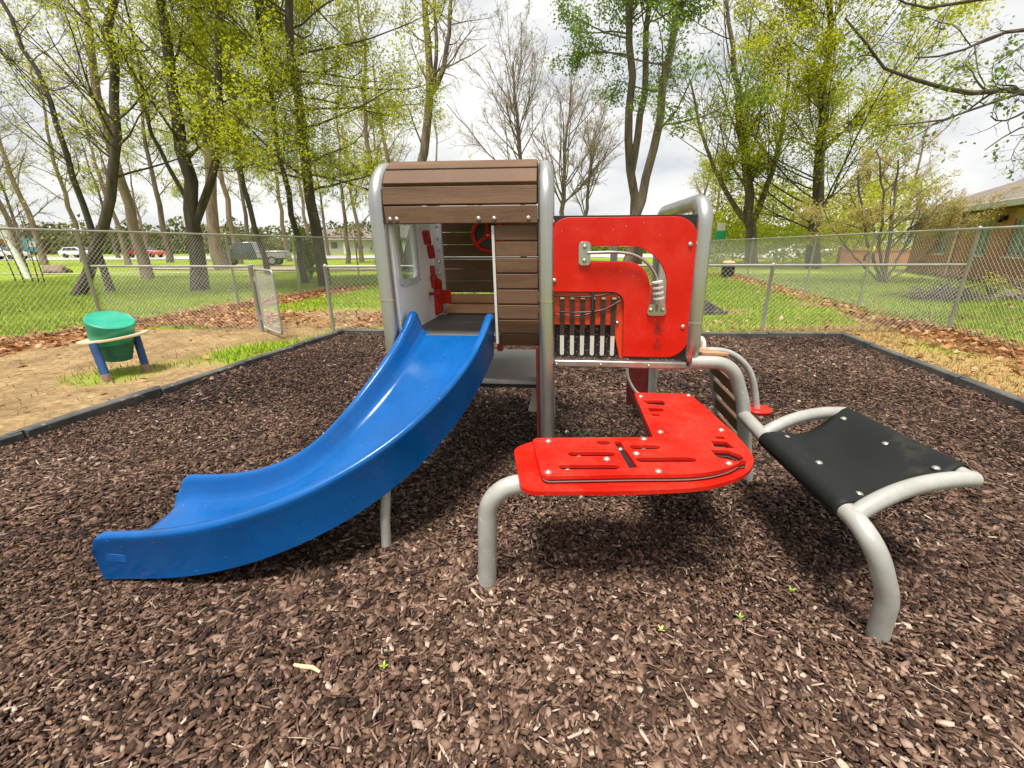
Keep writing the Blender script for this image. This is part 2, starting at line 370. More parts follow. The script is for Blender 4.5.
for s_, c, z, nv in stations:
    e = min(s_, Ltot-s_); k = max(0., 1-e/.075); hw = hw0+.062*max(0, 1-s_/.34)**2-.085*(1-math.sqrt(max(0, 1-k*k)))
    zb = z-.035*max(0, 1-(Ltot-s_)/.10)**2 if s_ > Ltot-.1 else z
    dz0 = zb-z
    def side(sg):
        return [(sg*W, -hb), (sg*(W+.004), hw-.045), (sg*(W+.010), hw-.025), (sg*(W+.007), hw-.008), (sg*(W-.006), hw), (sg*(W-.024), hw), (sg*(W-.036), hw-.010), (sg*(W-.042), hw-.03),
                (sg*(W-.060), .045), (sg*(W-.075), .016), (sg*(W-.105), .002+dz0)]
    A_ = side(1); B_ = side(-1)
    prof = A_+[(W*.3, -.006+dz0), (-W*.3, -.006+dz0)]+B_[::-1]+[(-W+.02, -hb), (-W+.035, -.035+dz0*.5), (W-.035, -.035+dz0*.5), (W-.02, -hb)]
    rings.append([sb.verts.new((c[0]+nv[0]*o, c[1]+nv[1]*o, z+h)) for o, h in prof])
for a, b in zip(rings[:-1], rings[1:]):
    for k in range(len(a)): sb.faces.new((a[k], a[(k+1) % len(a)], b[(k+1) % len(a)], b[k]))
sb.faces.new(rings[0][::-1]); sb.faces.new(rings[-1])
mb = MB(); mb.bm.free(); mb.bm = sb
slide = mb.build('slide', M['blue'], play, 'blue plastic slide curving down to the left', smooth=50)
MB().tube([(-.828, -.85, -.1), (-.818, -.84, .20), (-.812, -.80, .375)], .025).build('support_leg', M['tube'], slide)
# maker's plate moulded on the outer wall near the exit
i0 = int(n*.93); p0 = Vector((*(ctr[i0]+nn[i0]*(W+.0015)), zz[i0]+.0)); dv = Vector((*dd[i0], 0)); 
MB().box((-.055, -.003, -.022), (.055, .003, .022), Matrix.Translation(p0) @ dv.to_track_quat('X', 'Z').to_matrix().to_4x4()).build('embossed_plate', M['blue_dark'], slide, bevel=.002)

# ---- tower arches ------------------------------------------------
def arch(u, d, ub):
    return fillet([(u, 0, -.12), (u, 0, 1.955), (ub, d, 1.955), (ub, d, -.12)], [0, .24, .24, 0], 10)
for u, ub in ((-.985, -.93), (0, -.02)):
    a = S(MB().tube(arch(u, 1.10, ub), .047, 18), 'arch_post', M['alu'], smooth=60)
    S(MB().tube([(u, 0, 1.196), (u, 0, 1.204)], .0495, 18), 'joint_ring', M['bolt'], a)
# ---- roof --------------------------------------------------------
prof = [((-.030, 1.628), (-.030, 1.722)), ((-.028, 1.732), (-.010, 1.828)), ((.004, 1.848), (.070, 1.926)), ((.082, 1.936), (.165, 1.985)), ((.185, 1.990), (.285, 2.000)),
        ((.30, 2.0), (.40, 2.0)), ((.415, 2.0), (.515, 2.0)), ((.53, 2.0), (.63, 2.0)), ((.645, 2.0), (.745, 2.0)), ((.76, 1.998), (.86, 1.990)), ((.875, 1.985), (.965, 1.935)), ((.975, 1.925), (1.055, 1.84))]
mb = MB()
for i, (a, b) in enumerate(prof):
    a = (a[0], a[1]+.012); b = (b[0], b[1]+.012)
    d = Vector((0, b[0]-a[0], b[1]-a[1])); nrm = Vector((0, d.z, -d.y)).normalized()*.036
    u0, u1 = (-.940, -.052) if i not in (0,) else (-.935, -.048)
    mb.poly_prism([(u0, *a), (u1, *a), (u1, *b), (u0, *b)], nrm)
roof = S(mb, 'roof', M['plank'], bevel=.004, label='curved roof of brown planks')
def bolt_obj(p, nrm, parent, r=.011, tilt=True):
    mt = Matrix.Translation(Vector(p)) @ Vector(nrm).to_track_quat('Z', 'Y').to_matrix().to_4x4()
    mb = MB().lathe([(r*1.25, -.004), (r*1.25, .002), (r, .0045), (r*.75, .0075), (r*.5, .0085), (r*.42, .0045)], 12, mt)
    return mb.build('bolt', M['bolt'], parent, tilt=TILT if tilt else None, smooth=60)
for u in (-.905, -.865, -.385, -.295, -.10): bolt_obj((u, -.031, 1.665), (0, -1, 0), roof)
# ---- front plank panel ------------------------------------------
mb = MB(); bz = np.linspace(.90, 1.635, 9)
for i in range(8):
    z0, z1 = bz[i]+.004, bz[i+1]-.004
    y0 = .0+.075*max(0, (1.10-z0)/.2)**2; y1 = .0+.075*max(0, (1.10-z1)/.2)**2
    mb.poly_prism([(-.300, y0, z0), (-.052, y0, z0), (-.052, y1, z1), (-.300, y1, z1)], (0, .038, 0))
pp = S(mb, 'front_plank_panel', M['plank'], bevel=.004)
S(MB().box((-.318, -.006, .93), (-.302, .03, 1.63)), 'edge_strip', M['grey_panel'], pp, bevel=.002)
# ---- back wall ---------------------------------------------------
mb = MB(); bz = np.linspace(1.135, 1.72, 7)
for i in range(6): mb.poly_prism([(-.90, 1.06, bz[i]+.0015), (-.05, 1.06, bz[i]+.0015), (-.05, 1.06, bz[i+1]-.0015), (-.90, 1.06, bz[i+1]-.0015)], (0, .036, 0))
bw = S(mb, 'back_wall', M['plank'], bevel=.004)
mb = MB()
for (a, b) in (((.965, .975), (1.015, 1.045)), ((1.02, 1.055), (1.052, 1.128))): mb.poly_prism([(-.86, *a), (-.05, *a), (-.05, *b), (-.86, *b)], (0, .03, -.02))
S(mb, 'lit_foot_slats', M['plank_tan_lit'], bw, bevel=.004, label='upturned slats at the foot of the back wall, painted lighter for caught light')  # tan puts the light these upturned brown boards catch into their colour
S(MB().box((-.90, 1.052, 1.405), (-.05, 1.060, 1.412)), 'seam_strip', M['alu'], bw)
# ---- left side panel --------------------------------------------
lean = lambda a, b: (-.952+.03*a/1.05, a, b)
win = f2([(.10, 1.30), (.43, 1.30), (.43, 1.70), (.06, 1.70)], .06)
sp = S(MB().panel(f2([(.03, .93), (.86, .93), (.86, 1.74), (.40, 1.86), (.03, 1.78)], .03), [win], lean, (.022, 0, 0)), 'side_panel', M['white'], label='white side panel with a rounded window')
wo = f2([(.065, 1.265), (.465, 1.265), (.465, 1.735), (.025, 1.735)], .08)
wf = S(MB().panel(wo, [f2([(.11, 1.31), (.42, 1.31), (.42, 1.69), (.07, 1.69)], .055)], lambda a, b: (-.930+.03*a/1.05, a, b), (.012, 0, 0)), 'window_frame', M['grey_panel'], sp)
S(MB().poly_prism([(-.945, a, b) for a, b in win], (.006, 0, 0)), 'pane', M['pane'], wf)
for a, b in ((.09, 1.29), (.27, 1.287), (.445, 1.29), (.443, 1.5)): bolt_obj((-.916+.03*a, a, b), (1, 0, 0), wf, .007)
def toy(mb, name, mat=M['red_toy']): return S(mb, name, mat, sp, bevel=.006)
for (a, b) in ((.665, 1.575), (.745, 1.475)):
    toy(MB().beam((-.89, a-.02, b+.045), (-.89, a+.02, b-.045), .042, .05, (1, 0, 0)).beam((-.885, a-.03, b), (-.885, a+.03, b), .03, .035), 'slider_toy')
toy(MB().beam((-.893, .76, 1.20), (-.893, .76, 1.37), .03, .035, (1, 0, 0)).box((-.905, .72, 1.25), (-.87, .80, 1.30)), 'lever_toy')
kn = toy(MB().lathe([(.012, 0), (.012, .05), (.034, .055), (.036, .09), (.02, .10)], 16, Matrix.Translation((-.925, .68, 1.165)) @ Matrix.Rotation(R(90), 4, 'Y')), 'knob')
toy(MB().poly_prism([(-.925, a, b) for a, b in f2([(.78, .985), (.93, .985), (.96, 1.25), (.86, 1.27), (.80, 1.19)], .02)], (.05, 0, 0)).box((-.93, .90, 1.06), (-.80, .945, 1.17)), 'phone_box', M['red'])
# bolted flange at the rear corner
fl = S(MB().poly_prism([(-.925, .94, .97), (-.86, .985, .97), (-.86, .985, 1.75), (-.925, .94, 1.75)], (.008, .012, 0)), 'corner_flange', M['alu'], bevel=.002)
for z in np.linspace(1.03, 1.66, 8): bolt_obj((-.885, .965, z), (.5, -.85, 0), fl, .008)
# ---- steering wheel ----------------------------------------------
wc = Vector((-.475, .965, 1.595))
def ring(c, r, k=36): return [(c.x+r*math.cos(2*math.pi*i/k), c.y, c.z+r*math.sin(2*math.pi*i/k)) for i in range(k)]
mb = MB().tube(ring(wc, .120), .0155, 10, closed=True).lathe([(.03, -.012), (.034, 0), (.02, .014)], 16, Matrix.Translation(wc) @ Matrix.Rotation(R(90), 4, 'X'))
for an in (90, 210, 330): mb.beam(wc, wc+Vector((math.cos(R(an+5)), 0, math.sin(R(an+5))))*.116, .024, .012, (0, 1, 0))
sw = S(mb, 'steering_wheel', M['red'], label='red three-spoked steering wheel')
S(MB().lathe([(.127, 0), (.127, .012)], 8, Matrix.Translation(wc+Vector((0, .04, 0))) @ Matrix.Rotation(R(90), 4, 'X')), 'backing_plate', M['black'], sw)
bolt_obj(wc+Vector((0, -.014, 0)), (0, -1, 0), sw, .008)
S(MB().tube([wc, wc+Vector((0, .085, 0))], .012, 8), 'axle', M['alu'], sw)
# ---- decks -------------------------------------------------------
S(MB().box((-.935, .112, .915), (-.05, 1.06, .962)), 'deck', M['deck'], bevel=.006)
st = S(MB().poly_prism([(-.62, .20, .600), (-.065, .20, .600), (-.065, 1.13, .600), (-.62, 1.13, .600)], (0, 0, .028)), 'step_platform', M['step'], bevel=.004)
S(MB().box((-.62, .203, .575), (-.065, .215, .599)), 'platform_lip', M['black'], st)
MB().poly_prism([(-.155, .31, .36), (.045, .31, .33), (.035, .31, .54), (-.115, .31, .54)], (0, .03, 0)).build('support_foot', M['grey_panel'], st, bevel=.004)
S(MB().box((-.072, .02, -.03), (-.055, .30, .91)), 'lower_side_panel', M['maroon_shade'], bevel=.003)  # red panel edge, its shadow put into the colour
S(MB().box((-.335, .17, .84), (-.30, .23, .93)), 'red_bracket', M['red_toy'], bevel=.003)
# ---- right tunnel: frame loop, rail, panels -----------------------
loop = fillet([(.875, 0, .825), (.875, 0, 1.750), (.875, 1.0, 1.750), (.875, 1.0, .825)], .13, 9, True)
tf = S(MB().tube(loop, .045, 16, closed=True), 'tunnel_frame', M['alu'], smooth=60)
S(MB().tube([(.875, 0, 1.076), (.875, 0, 1.084)], .0475, 16), 'joint_ring', M['bolt'], tf)
S(MB().panel(f2([(.10, .88), (.90, .88), (.90, 1.66), (.10, 1.66)], .07), [], lambda a, b: (.87, a, b), (.012, 0, 0)), 'tunnel_side_panel', M['white'], bevel=.002)
for v in (.20, .80): S(MB().box((.865, v-.01, 1.65), (.882, v+.01, 1.71)), 'panel_tab', M['alu'], tf)
rail = S(MB().box((.045, -.028, .795), (.845, .028, .838)), 'bottom_rail', M['alu'], bevel=.008)
for u in (.06, .33, .62): bolt_obj((u, -.029, .815), (0, -1, 0), rail, .006)
S(MB().tube([(.90, 1.02, -.1), (.89, 1.0, .80)], .042), 'rear_leg', M['tube'], smooth=60)
S(MB().tube(smoothpath([(.66, .93, .62), (.67, .93, .46), (.73, .93, .34), (.80, .93, .28)]), .014, 8), 'rear_handle', M['tube'], smooth=60)
S(MB().box((.68, .99, .18), (.86, 1.005, .79)), 'lower_rear_panel', M['maroon_shade'], bevel=.003)
# front red panel with bent slot and net opening, black sheet behind it
outer = fillet([(.012, 1.255, 0), (.452, 1.255, 0), (.462, .866, 0), (.845, .866, 0), (.845, 1.668, 0), (.012, 1.668, 0)], [0, .07, 0, .13, .13, .12], 8, True)
outer = [(p.x, p.y) for p in outer]
SD = -.018
slot = [(.225, 1.532), (.46, 1.532)]+[(.46+.235*math.sin(a), 1.297+.235*math.cos(a)) for a in np.linspace(.15, math.pi/2, 9)]+[(.695, 1.20), (.598, 1.20), (.598, 1.30)]+[(.46+.138*math.cos(a), 1.30+.145*math.sin(a)) for a in np.linspace(.2, math.pi/2, 8)]+[(.225, 1.445)]
slot = [(a, b+SD) for a, b in slot]
vp = lambda v: (lambda a, b: (a, v, b))
rp = S(MB().panel(outer, [slot], vp(-.020), (0, .014, 0)), 'front_panel', M['red'], label='red front panel with a bent slot', bevel=.0025, smooth=25)
bo = [(p.x, p.y) for p in fillet([(.012, 1.250, 0), (.457, 1.250, 0), (.467, .853, 0), (.855, .853, 0), (.850, 1.678, 0), (.010, 1.678, 0)], [0, .07, 0, .02, .02, .02], 6, True)]
S(MB().panel(bo, [[(.46+(a-.46)*1.02, 1.36+(b-1.36)*1.03) for a, b in slot]], vp(-.0055), (0, .012, 0)), 'backing_sheet', M['black'], rp, bevel=.002, smooth=25)
for u, z in ((.035, 1.646), (.045, 1.32), (.805, 1.52), (.805, 1.055)): bolt_obj((u, -.021, z), (0, -1, 0), rp, .011)
hd = S(MB().tube(smoothpath([(.235, -.055, 1.477), (.40, -.055, 1.479), (.50, -.055, 1.462), (.575, -.055, 1.413), (.625, -.055, 1.34), (.645, -.055, 1.25), (.648, -.055, 1.15)], 6), .0085, 10), 'bead_rail', M['alu'], rp, smooth=60)
for pts in ([(.185, 1.425), (.252, 1.425), (.252, 1.555), (.185, 1.555)], [(.585, 1.14), (.70, 1.14), (.69, 1.205), (.60, 1.205)]):
    pts = [(a, b+SD) for a, b in pts]
    br = S(MB().panel(f2(pts, .02), [], vp(-.034), (0, .013, 0)), 'bracket', M['alu'], rp, bevel=.003)
    cx = sum(p[0] for p in pts)/4; cz = sum(p[1] for p in pts)/4
    for k in (-1, 1): bolt_obj((cx, -.035, cz+k*.038) if cz > 1.3 else (cx+k*.034, -.035, cz), (0, -1, 0), br, .010)
for z in (1.245, 1.275, 1.305, 1.335):
    uc = .645-.16*max(0, z-1.24)
    S(MB().lathe([(.014, -.006), (.032, -.004), (.032, .006), (.014, .008)], 14, Matrix.Translation((uc, -.055, z-.02)) @ Matrix.Rotation(R(-12), 4, 'Y')), 'bead', M['grey_panel'], hd)
for zc in (1.055, .962):
    tri = [(.640, zc-.032), (.684, zc-.032), (.662, zc+.026)]; ctr3 = (sum(p[0] for p in tri)/3, sum(p[1] for p in tri)/3)
    inner = [(ctr3[0]+(a-ctr3[0])*.72, ctr3[1]+(b-ctr3[1])*.72) for a, b in tri]
    mb = MB().panel(tri, [inner], vp(-.0215), (0, .0015, 0))
    if zc > 1: mb.box((.654, -.0215, zc-.020), (.670, -.020, zc-.002))
    else: mb.box((.660, -.0215, zc-.012), (.664, -.020, zc+.008)).box((.660, -.0215, zc-.021), (.664, -.020, zc-.017))
    mb.box((.640, -.0215, zc-.046), (.684, -.020, zc-.042))
    S(mb, 'warning_triangle', M['red_dark'], rp, smooth=0)
of = S(MB().panel([(.010, 1.055), (.395, 1.055), (.447, .852), (.47, .852), (.458, 1.262), (.010, 1.262)], [], vp(.008), (0, .012, 0)), 'net_frame', M['red_orange'], rp, label='orange-red frame inside the crawl opening', bevel=.002, smooth=25)
for u, z in ((.045, 1.215), (.43, 1.222), (.425, 1.07), (.035, 1.08)): bolt_obj((u, .007, z), (0, -1, 0), of, .009)
# net of straps in the crawl opening
net = S(MB().tube(smoothpath([(.03, -.012, 1.235), (.20, -.018, 1.225), (.30, -.015, 1.232), (.40, -.012, 1.25)]), .005, 6).tube(smoothpath([(.02, -.02, 1.14), (.2, -.028, 1.135), (.33, -.024, 1.15), (.44, -.012, 1.205)]), .005, 6).tube(smoothpath([(.02, .0, 1.115), (.2, .0, 1.11), (.42, -.0, 1.175)]), .005, 6).tube([(.27, -.014, 1.255), (.272, -.03, 1.15)], .010, 6), 'strap_net', M['black'], smooth=60)
for i in range(6):
    u = .092+i*.0612
    b = S(MB().poly_prism([(u-.014, -.012, 1.222), (u+.014, -.012, 1.222), (u+.014, -.006, .985), (u-.014, -.006, .985)], (0, .008, 0)), 'strap', M['strap'], net)
    S(MB().poly_prism(fillet([(u-.012, -.009, .99), (u+.012, -.009, .99), (u+.012, -.009, .868), (u-.012, -.009, .868)], [0, 0, .011, .011], 5, True), (0, .007, 0)), 'strap_tip', M['grey_panel'], b)
    S(MB().box((u-.012, -.016, 1.212), (u+.012, -.0125, 1.224)), 'strap_buckle', M['bolt'], b)
S(MB().poly_prism([(.02, .03, 1.07), (.41, .03, 1.07), (.455, .035, .848), (.02, .035, .848)], (0, .008, 0)), 'mulch_shade_sheet', M['speckled'], net, bevel=.002)  # added sheet, painted as the dark shaded mulch seen through the opening
# rear wall of the tunnel
tb = S(MB().panel(f2([(.01, .93), (.845, .93), (.845, 1.22), (.01, 1.22)], .05), [], vp(.985), (0, .014, 0)), 'rear_panel', M['red_orange'], bevel=.0025)
for u, z in ((.05, 1.20), (.06, 1.05), (.33, 1.02), (.46, 1.16), (.45, .99), (.17, 1.22)): bolt_obj((u, .984, z), (0, -1, 0), tb, .010)
S(MB().box((.40, .985, 1.50), (.80, 1.01, 1.58)), 'rear_board', M['plank_tan_lit'], bevel=.004)
S(MB().box((.28, .97, 1.34), (.325, 1.0, 1.67)), 'yellow_strip', M['yellow'], bevel=.004)
S(MB().tube([(.52, .96, 1.34), (.52, .96, 1.68)], .028), 'rear_pole', M['alu'], smooth=60)

# ---- desk --------------------------------------------------------
lower = [(-.09, -.70), (.495, -.66), (.545, .08), (.90, .09), (.935, -.62), (.930, -.733), (.905, -.825), (.825, -.937), (.704, -1.032), (.532, -1.089), (.22, -1.126), (-.10, -1.150), (-.165, -.80)]
curve = smoothpath([(.90, .09, 0), (.940, -.45, 0), (.938, -.70, 0), (.900, -.84, 0), (.80, -.96, 0), (.62, -1.058, 0), (.40, -1.103, 0), (.22, -1.126, 0)], 6)
lower = [(p.x, p.y) for p in fillet([(-.09, -.70, 0), (.495, -.66, 0), (.545, .08, 0)]+[tuple(p) for p in curve]+[(-.11, -1.152, 0), (-.172, -.78, 0)], [.08, 0, .03, .03]+[0]*(len(curve)-1)+[.07, .09], 7, True)]
upper = [(-.085, -.748), (.495, -.690), (.524, -.03), (.862, -.03), (.885, -.60), (.880, -.78), (.80, -.93), (.715, -.985), (.60, -1.028), (.33, -1.060), (-.030, -1.102)]
curve = smoothpath([(.862, -.03, 0), (.892, -.45, 0), (.894, -.70, 0), (.862, -.83, 0), (.775, -.945, 0), (.60, -1.028, 0), (.33, -1.060, 0)], 6)
upper = [(p.x, p.y) for p in fillet([(-.085, -.748, 0), (.495, -.690, 0), (.524, -.03, 0)]+[tuple(p) for p in curve]+[(-.030, -1.102, 0)], [.03, 0, .03, .03]+[0]*(len(curve)-1)+[.03], 6, True)]
holes = [[(.558, -.18), (.656, -.173), (.663, -.208), (.646, -.236), (.574, -.224)], [(.556, -.302), (.625, -.302), (.622, -.337), (.559, -.342)], [(.555, -.390), (.592, -.392), (.591, -.410), (.556, -.413)],
         [(.792, -.661), (.829, -.661), (.83, -.682), (.796, -.684)], [(.763, -.722), (.818, -.723), (.83, -.775), (.757, -.772)], [(.732, -.822), (.798, -.822), (.826, -.853), (.83, -.889), (.792, -.897), (.735, -.873)]]
holes = [[(sum(q[0] for q in h)/len(h)+(a-sum(q[0] for q in h)/len(h))*1.2, sum(q[1] for q in h)/len(h)+(b-sum(q[1] for q in h)/len(h))*1.4) for a, b in h] for h in holes]
def sl(a, b, w=.022):
    a, b = np.array(a), np.array(b); d = (b-a)/np.linalg.norm(b-a); nv = np.array([-d[1], d[0]])
    o = [tuple(a+nv*w*math.sin(x)-d*w*math.cos(x)) for x in np.linspace(-math.pi/2, math.pi/2, 6)][::-1]
    return o+[tuple(b+nv*w*math.sin(x)+d*w*math.cos(x)) for x in np.linspace(-math.pi/2, math.pi/2, 6)]
gear = [sl((.238, -.772), (.262, -.770)), sl((.385, -.807), (.482, -.799)), sl((.102, -.900), (.268, -.886)), sl((.392, -.930), (.605, -.911)), sl((.060, -1.022), (.27, -1.004)), [(.298, -.752), (.330, -.750), (.366, -.998), (.328, -1.010)]]
flat = lambda z: (lambda a, b: (a, b, z))
desk = MB().panel(lower, [[(.40+(a-.40)*1.0, b) for a, b in h] for h in holes], flat(.578), (0, 0, .020)).build('desk', M['red'], play, 'L-shaped red play desk with gear shift slots', bevel=.003, smooth=25)
MB().panel(upper, holes+gear, flat(.622), (0, 0, .018)).build('desk_top', M['red'], desk, bevel=.0025, smooth=25)
inn = [(.40+(a-.40)*.975, -.62+(b+.62)*.975) for a, b in upper]; inn2 = [(.40+(a-.40)*.985, -.62+(b+.62)*.985) for a, b in upper]
MB().panel(inn, holes, flat(.5985), (0, 0, .0205)).build('spacer', M['maroon_shade'], desk, smooth=25)  # dark colour paints shade into the desk slots and the gap
MB().panel(inn2, holes, flat(.607), (0, 0, .004)).build('spacer_sheet', M['grey_panel'], desk, smooth=25)
MB().poly_prism([(.302, -.760, .6195), (.325, -.76, .6195), (.358, -.99, .6195), (.332, -1.0, .6195)], (0, 0, .004)).build('gear_channel', M['black'], desk)
for u, v in ((.325, -.80), (.43, -.803), (.13, -.897), (.298, -.90), (.315, -.945), (.075, -1.02), (.29, -1.005)): bolt_obj((u, v, .6225), (0, 0, 1), desk, .011, False)
for u, v in ((-.007, -.775), (.446, -.715), (.543, -.628), (.85, -.581), (.754, -.932), (.442, -1.025), (-.006, -1.07), (.55, -.103), (.845, -.06), (.382, -.873), (.245, -.935)): bolt_obj((u, v, .640), (0, 0, 1), desk, .012, False)
for ch, u, v in (('4', .183, -.776), ('2', .531, -.798), ('3', .054, -.902), ('5', .655, -.909), ('1', .002, -1.03)):
    cu = bpy.data.curves.new('engraved_digit', 'FONT'); cu.body = ch; cu.size = .042; cu.extrude = .0006; cu.align_x = 'CENTER'; cu.align_y = 'CENTER'
    tmp_o = bpy.data.objects.new('digit_curve', cu); me = bpy.data.meshes.new_from_object(tmp_o); bpy.data.objects.remove(tmp_o); me.materials.clear(); me.materials.append(M['red_dark'])
    o = bpy.data.objects.new('engraved_digit', me); COL.objects.link(o); o.parent = desk; o.location = (u, v, .6405)
MB().tube(fillet([(.35, -.95, .545), (-.262, -1.03, .545), (-.275, -1.045, -.12)], .15, 9), .042, 16).build('desk_leg', M['tube'], desk, smooth=60)
MB().tube([(.72, -.05, -.1), (.72, -.05, .578)], .035).build('desk_leg', M['tube'], desk, smooth=60)

# ---- ladder and climbing bar -------------------------------------
fr_rail = fillet([(.85, .0, .835), (1.10, .0, .835), (1.20, .0, .58), (1.335, .0, -.12)], [0, .16, .3, 0], 9)
ld = MB().tube(fr_rail, .040, 16).build('ladder', M['tube'], play, smooth=60)
re_rail = smoothpath([(.90, .62, .80), (1.10, .60, .74), (1.20, .60, .68), (1.235, .60, .60), (1.28, .60, .40), (1.385, .60, -.05)], 6)
MB().tube(re_rail, .032, 14).build('rear_rail', M['tube'], ld, smooth=60)
for z, uf, ur in ((.66, 1.165, 1.215), (.52, 1.215, 1.255), (.38, 1.255, 1.285), (.24, 1.295, 1.32), (.10, 1.325, 1.35)):
    MB().poly_prism([(uf-.02, .03, z-.04), (ur-.02, .575, z-.05), (ur-.03, .575, z+.03), (uf-.03, .03, z+.04)], (.030, 0, .002)).build('rung', M['plank'], ld, bevel=.004)
MB().poly_prism([(.95, .10, .852), (1.12, .12, .845), (1.14, .55, .770), (.95, .58, .800)], (0, 0, .022)).build('top_board', M['plank_tan_lit'], ld, bevel=.004)
MB().tube(smoothpath([(1.085, .60, .72), (1.085, .60, .82), (1.10, .60, .858), (1.125, .60, .82), (1.13, .60, .73)], 6), .020, 10).build('end_cap', M['white'], ld, smooth=60)
cb = MB().tube(smoothpath([(.90, 1.02, .61), (1.10, 1.25, .60), (1.35, 1.36, .592), (1.56, 1.39, .585), (1.70, 1.40, .54), (1.83, 1.40, .43), (1.91, 1.39, .27), (1.975, 1.37, 0.0)], 7), .030, 14).build('climbing_bar', M['tube'], play, smooth=60)
MB().lathe([(.118, .018), (.125, .024), (.125, .036), (.118, .042)], 28, Matrix.Translation((1.972, 1.37, 0))).build('foot_disc', M['red'], cb)

# ---- sling seat ---------------------------------------------------
N1, N2, F1, F2 = np.array((1.19, -.34, .50)), np.array((1.19, -1.07, .50)), np.array((1.705, -.135, .578)), np.array((1.74, -.90, .588))
ss = MB().tube(fillet([(1.215, -.0, .50), N1, N2+np.array((0, -.12, 0)), (1.285, -1.215, .25), (1.325, -1.185, -.12)], [0, .0, .16, .3, 0], 10), .038, 16).build('sling_seat', M['tube'], play, 'sagging black rubber sling seat on grey tubes', smooth=60)
MB().tube([F1, F2], .034, 14).build('far_bar', M['tube'], ss, smooth=60)
def sidebar(a, b, end):
    d = b-a; c_ = (a+b)/2+np.array((-.05, 0, .085)); e_ = b+d*end
    return MB().tube([(1-k)**2*a+2*k*(1-k)*c_+k*k*e_ for k in np.linspace(0, 1, 18)], .034, 14)
    return MB().tube(smoothpath([a, a*.72+b*.28+np.array((-.02, 0, .048)), mid+d*.1, a*.16+b*.84+np.array((0, 0, .035)), b+d*end], 7), .034, 14)
sidebar(N1+np.array((0, .03, 0)), F1, .03).build('side_bar', M['tube'], ss, smooth=60)
sidebar(N2+np.array((0.004, -.0, 0)), F2, .025).build('side_bar', M['tube'], ss, smooth=60)
nu, nv_ = 22, 22; V = np.zeros((nu, nv_, 3))
n1, n2, g1, g2 = N1+[0, -.03, 0], N2+[0, .03, 0], F1+[0, -.02, 0], F2+[0, .05, 0]
for i in range(nu):
    for j in range(nv_):
        a, b = i/(nu-1), j/(nv_-1)
        p = (n1*(1-b)+n2*b)*(1-a)+(g1*(1-b)+g2*b)*a
        p = p+np.array((0, 0, 0.0405-.085*math.sin(math.pi*a)**1.7+.008*math.sin(9*b+3*a)*a*(1-a)*4))
        V[i, j] = p
# wraps round both bars
wrapn = [np.stack([(n1*(1-b)+n2*b)+np.array((-.042*math.sin(th), 0, .042*math.cos(th))) for b in np.linspace(0, 1, nv_)]) for th in np.linspace(2.7, .25, 8)]
wrapf = [np.stack([(g1*(1-b)+g2*b)+np.array((.040*math.sin(th), 0, .040*math.cos(th))) for b in np.linspace(0, 1, nv_)]) for th in np.linspace(.25, 2.7, 8)]
V = np.concatenate([np.stack(wrapn), V, np.stack(wrapf)]); nu = V.shape[0]
ix = np.arange(nu*nv_).reshape(nu, nv_); q = np.stack([ix[:-1, :-1], ix[1:, :-1], ix[1:, 1:], ix[:-1, 1:]], -1).reshape(-1, 4)
sh = mesh_np('rubber_sheet', V.reshape(-1, 3), [q], M['rubber'], ss, smooth=True)
so = sh.modifiers.new('thick', 'SOLIDIFY'); so.thickness = .008; so.offset = 0
for a, b in ((.16, .09), (.16, .52), (.17, .92), (.86, .10), (.84, .55), (.86, .93)):
    p = (n1*(1-b)+n2*b)*(1-a)+(g1*(1-b)+g2*b)*a+np.array((0, 0, .0405-.085*math.sin(math.pi*a)**1.7+.004))
    bolt_obj(p, (0, 0, 1), ss, .013, False)

# ================================================================== GROUND
L0, L1, R1, R0 = np.array((-5.25, -2.2)), np.array((-3.02, 7.68)), np.array((5.55, 7.10)), np.array((4.05, -.1))
L0 = np.array((-4.03, 3.06))+(np.array((-4.03, 3.06))-L1)*1.15; R0 = np.array((4.85, 3.79))+(np.array((4.85, 3.79))-R1)*1.8
mulch_poly = np.array([L0, L1, R1, R0])
def inpoly(p, poly):
    x, y = p[:, 0], p[:, 1]; c = np.zeros(len(p), bool); k = len(poly)
    for i in range(k):
        a, b = poly[i], poly[(i+1) % k]
        c ^= ((a[1] > y) != (b[1] > y)) & (x < (b[0]-a[0])*(y-a[1])/(b[1]-a[1]+1e-12)+a[0])
    return c
def vnoise(p, s, seed=0):                 # cheap smooth value noise in 2-D
    g = np.random.default_rng(seed).random((64, 64)); q = np.asarray(p)/s; i = np.floor(q).astype(int); f = q-i; f = f*f*(3-2*f)
    h = lambda a, b: g[(i[:, 0]+a) % 64, (i[:, 1]+b) % 64]
    return (h(0, 0)*(1-f[:, 0])+h(1, 0)*f[:, 0])*(1-f[:, 1])+(h(0, 1)*(1-f[:, 0])+h(1, 1)*f[:, 0])*f[:, 1]
FL = lambda Y: -7.6+.20*(Y-10.5)          # tall fence lines, as X at a given Y
FR = lambda Y: 7.95+.245*(Y-7.75)
inner_Y = lambda X: 7.77-.045*(X-7.9)+.02 # low fence line, as Y at a given X
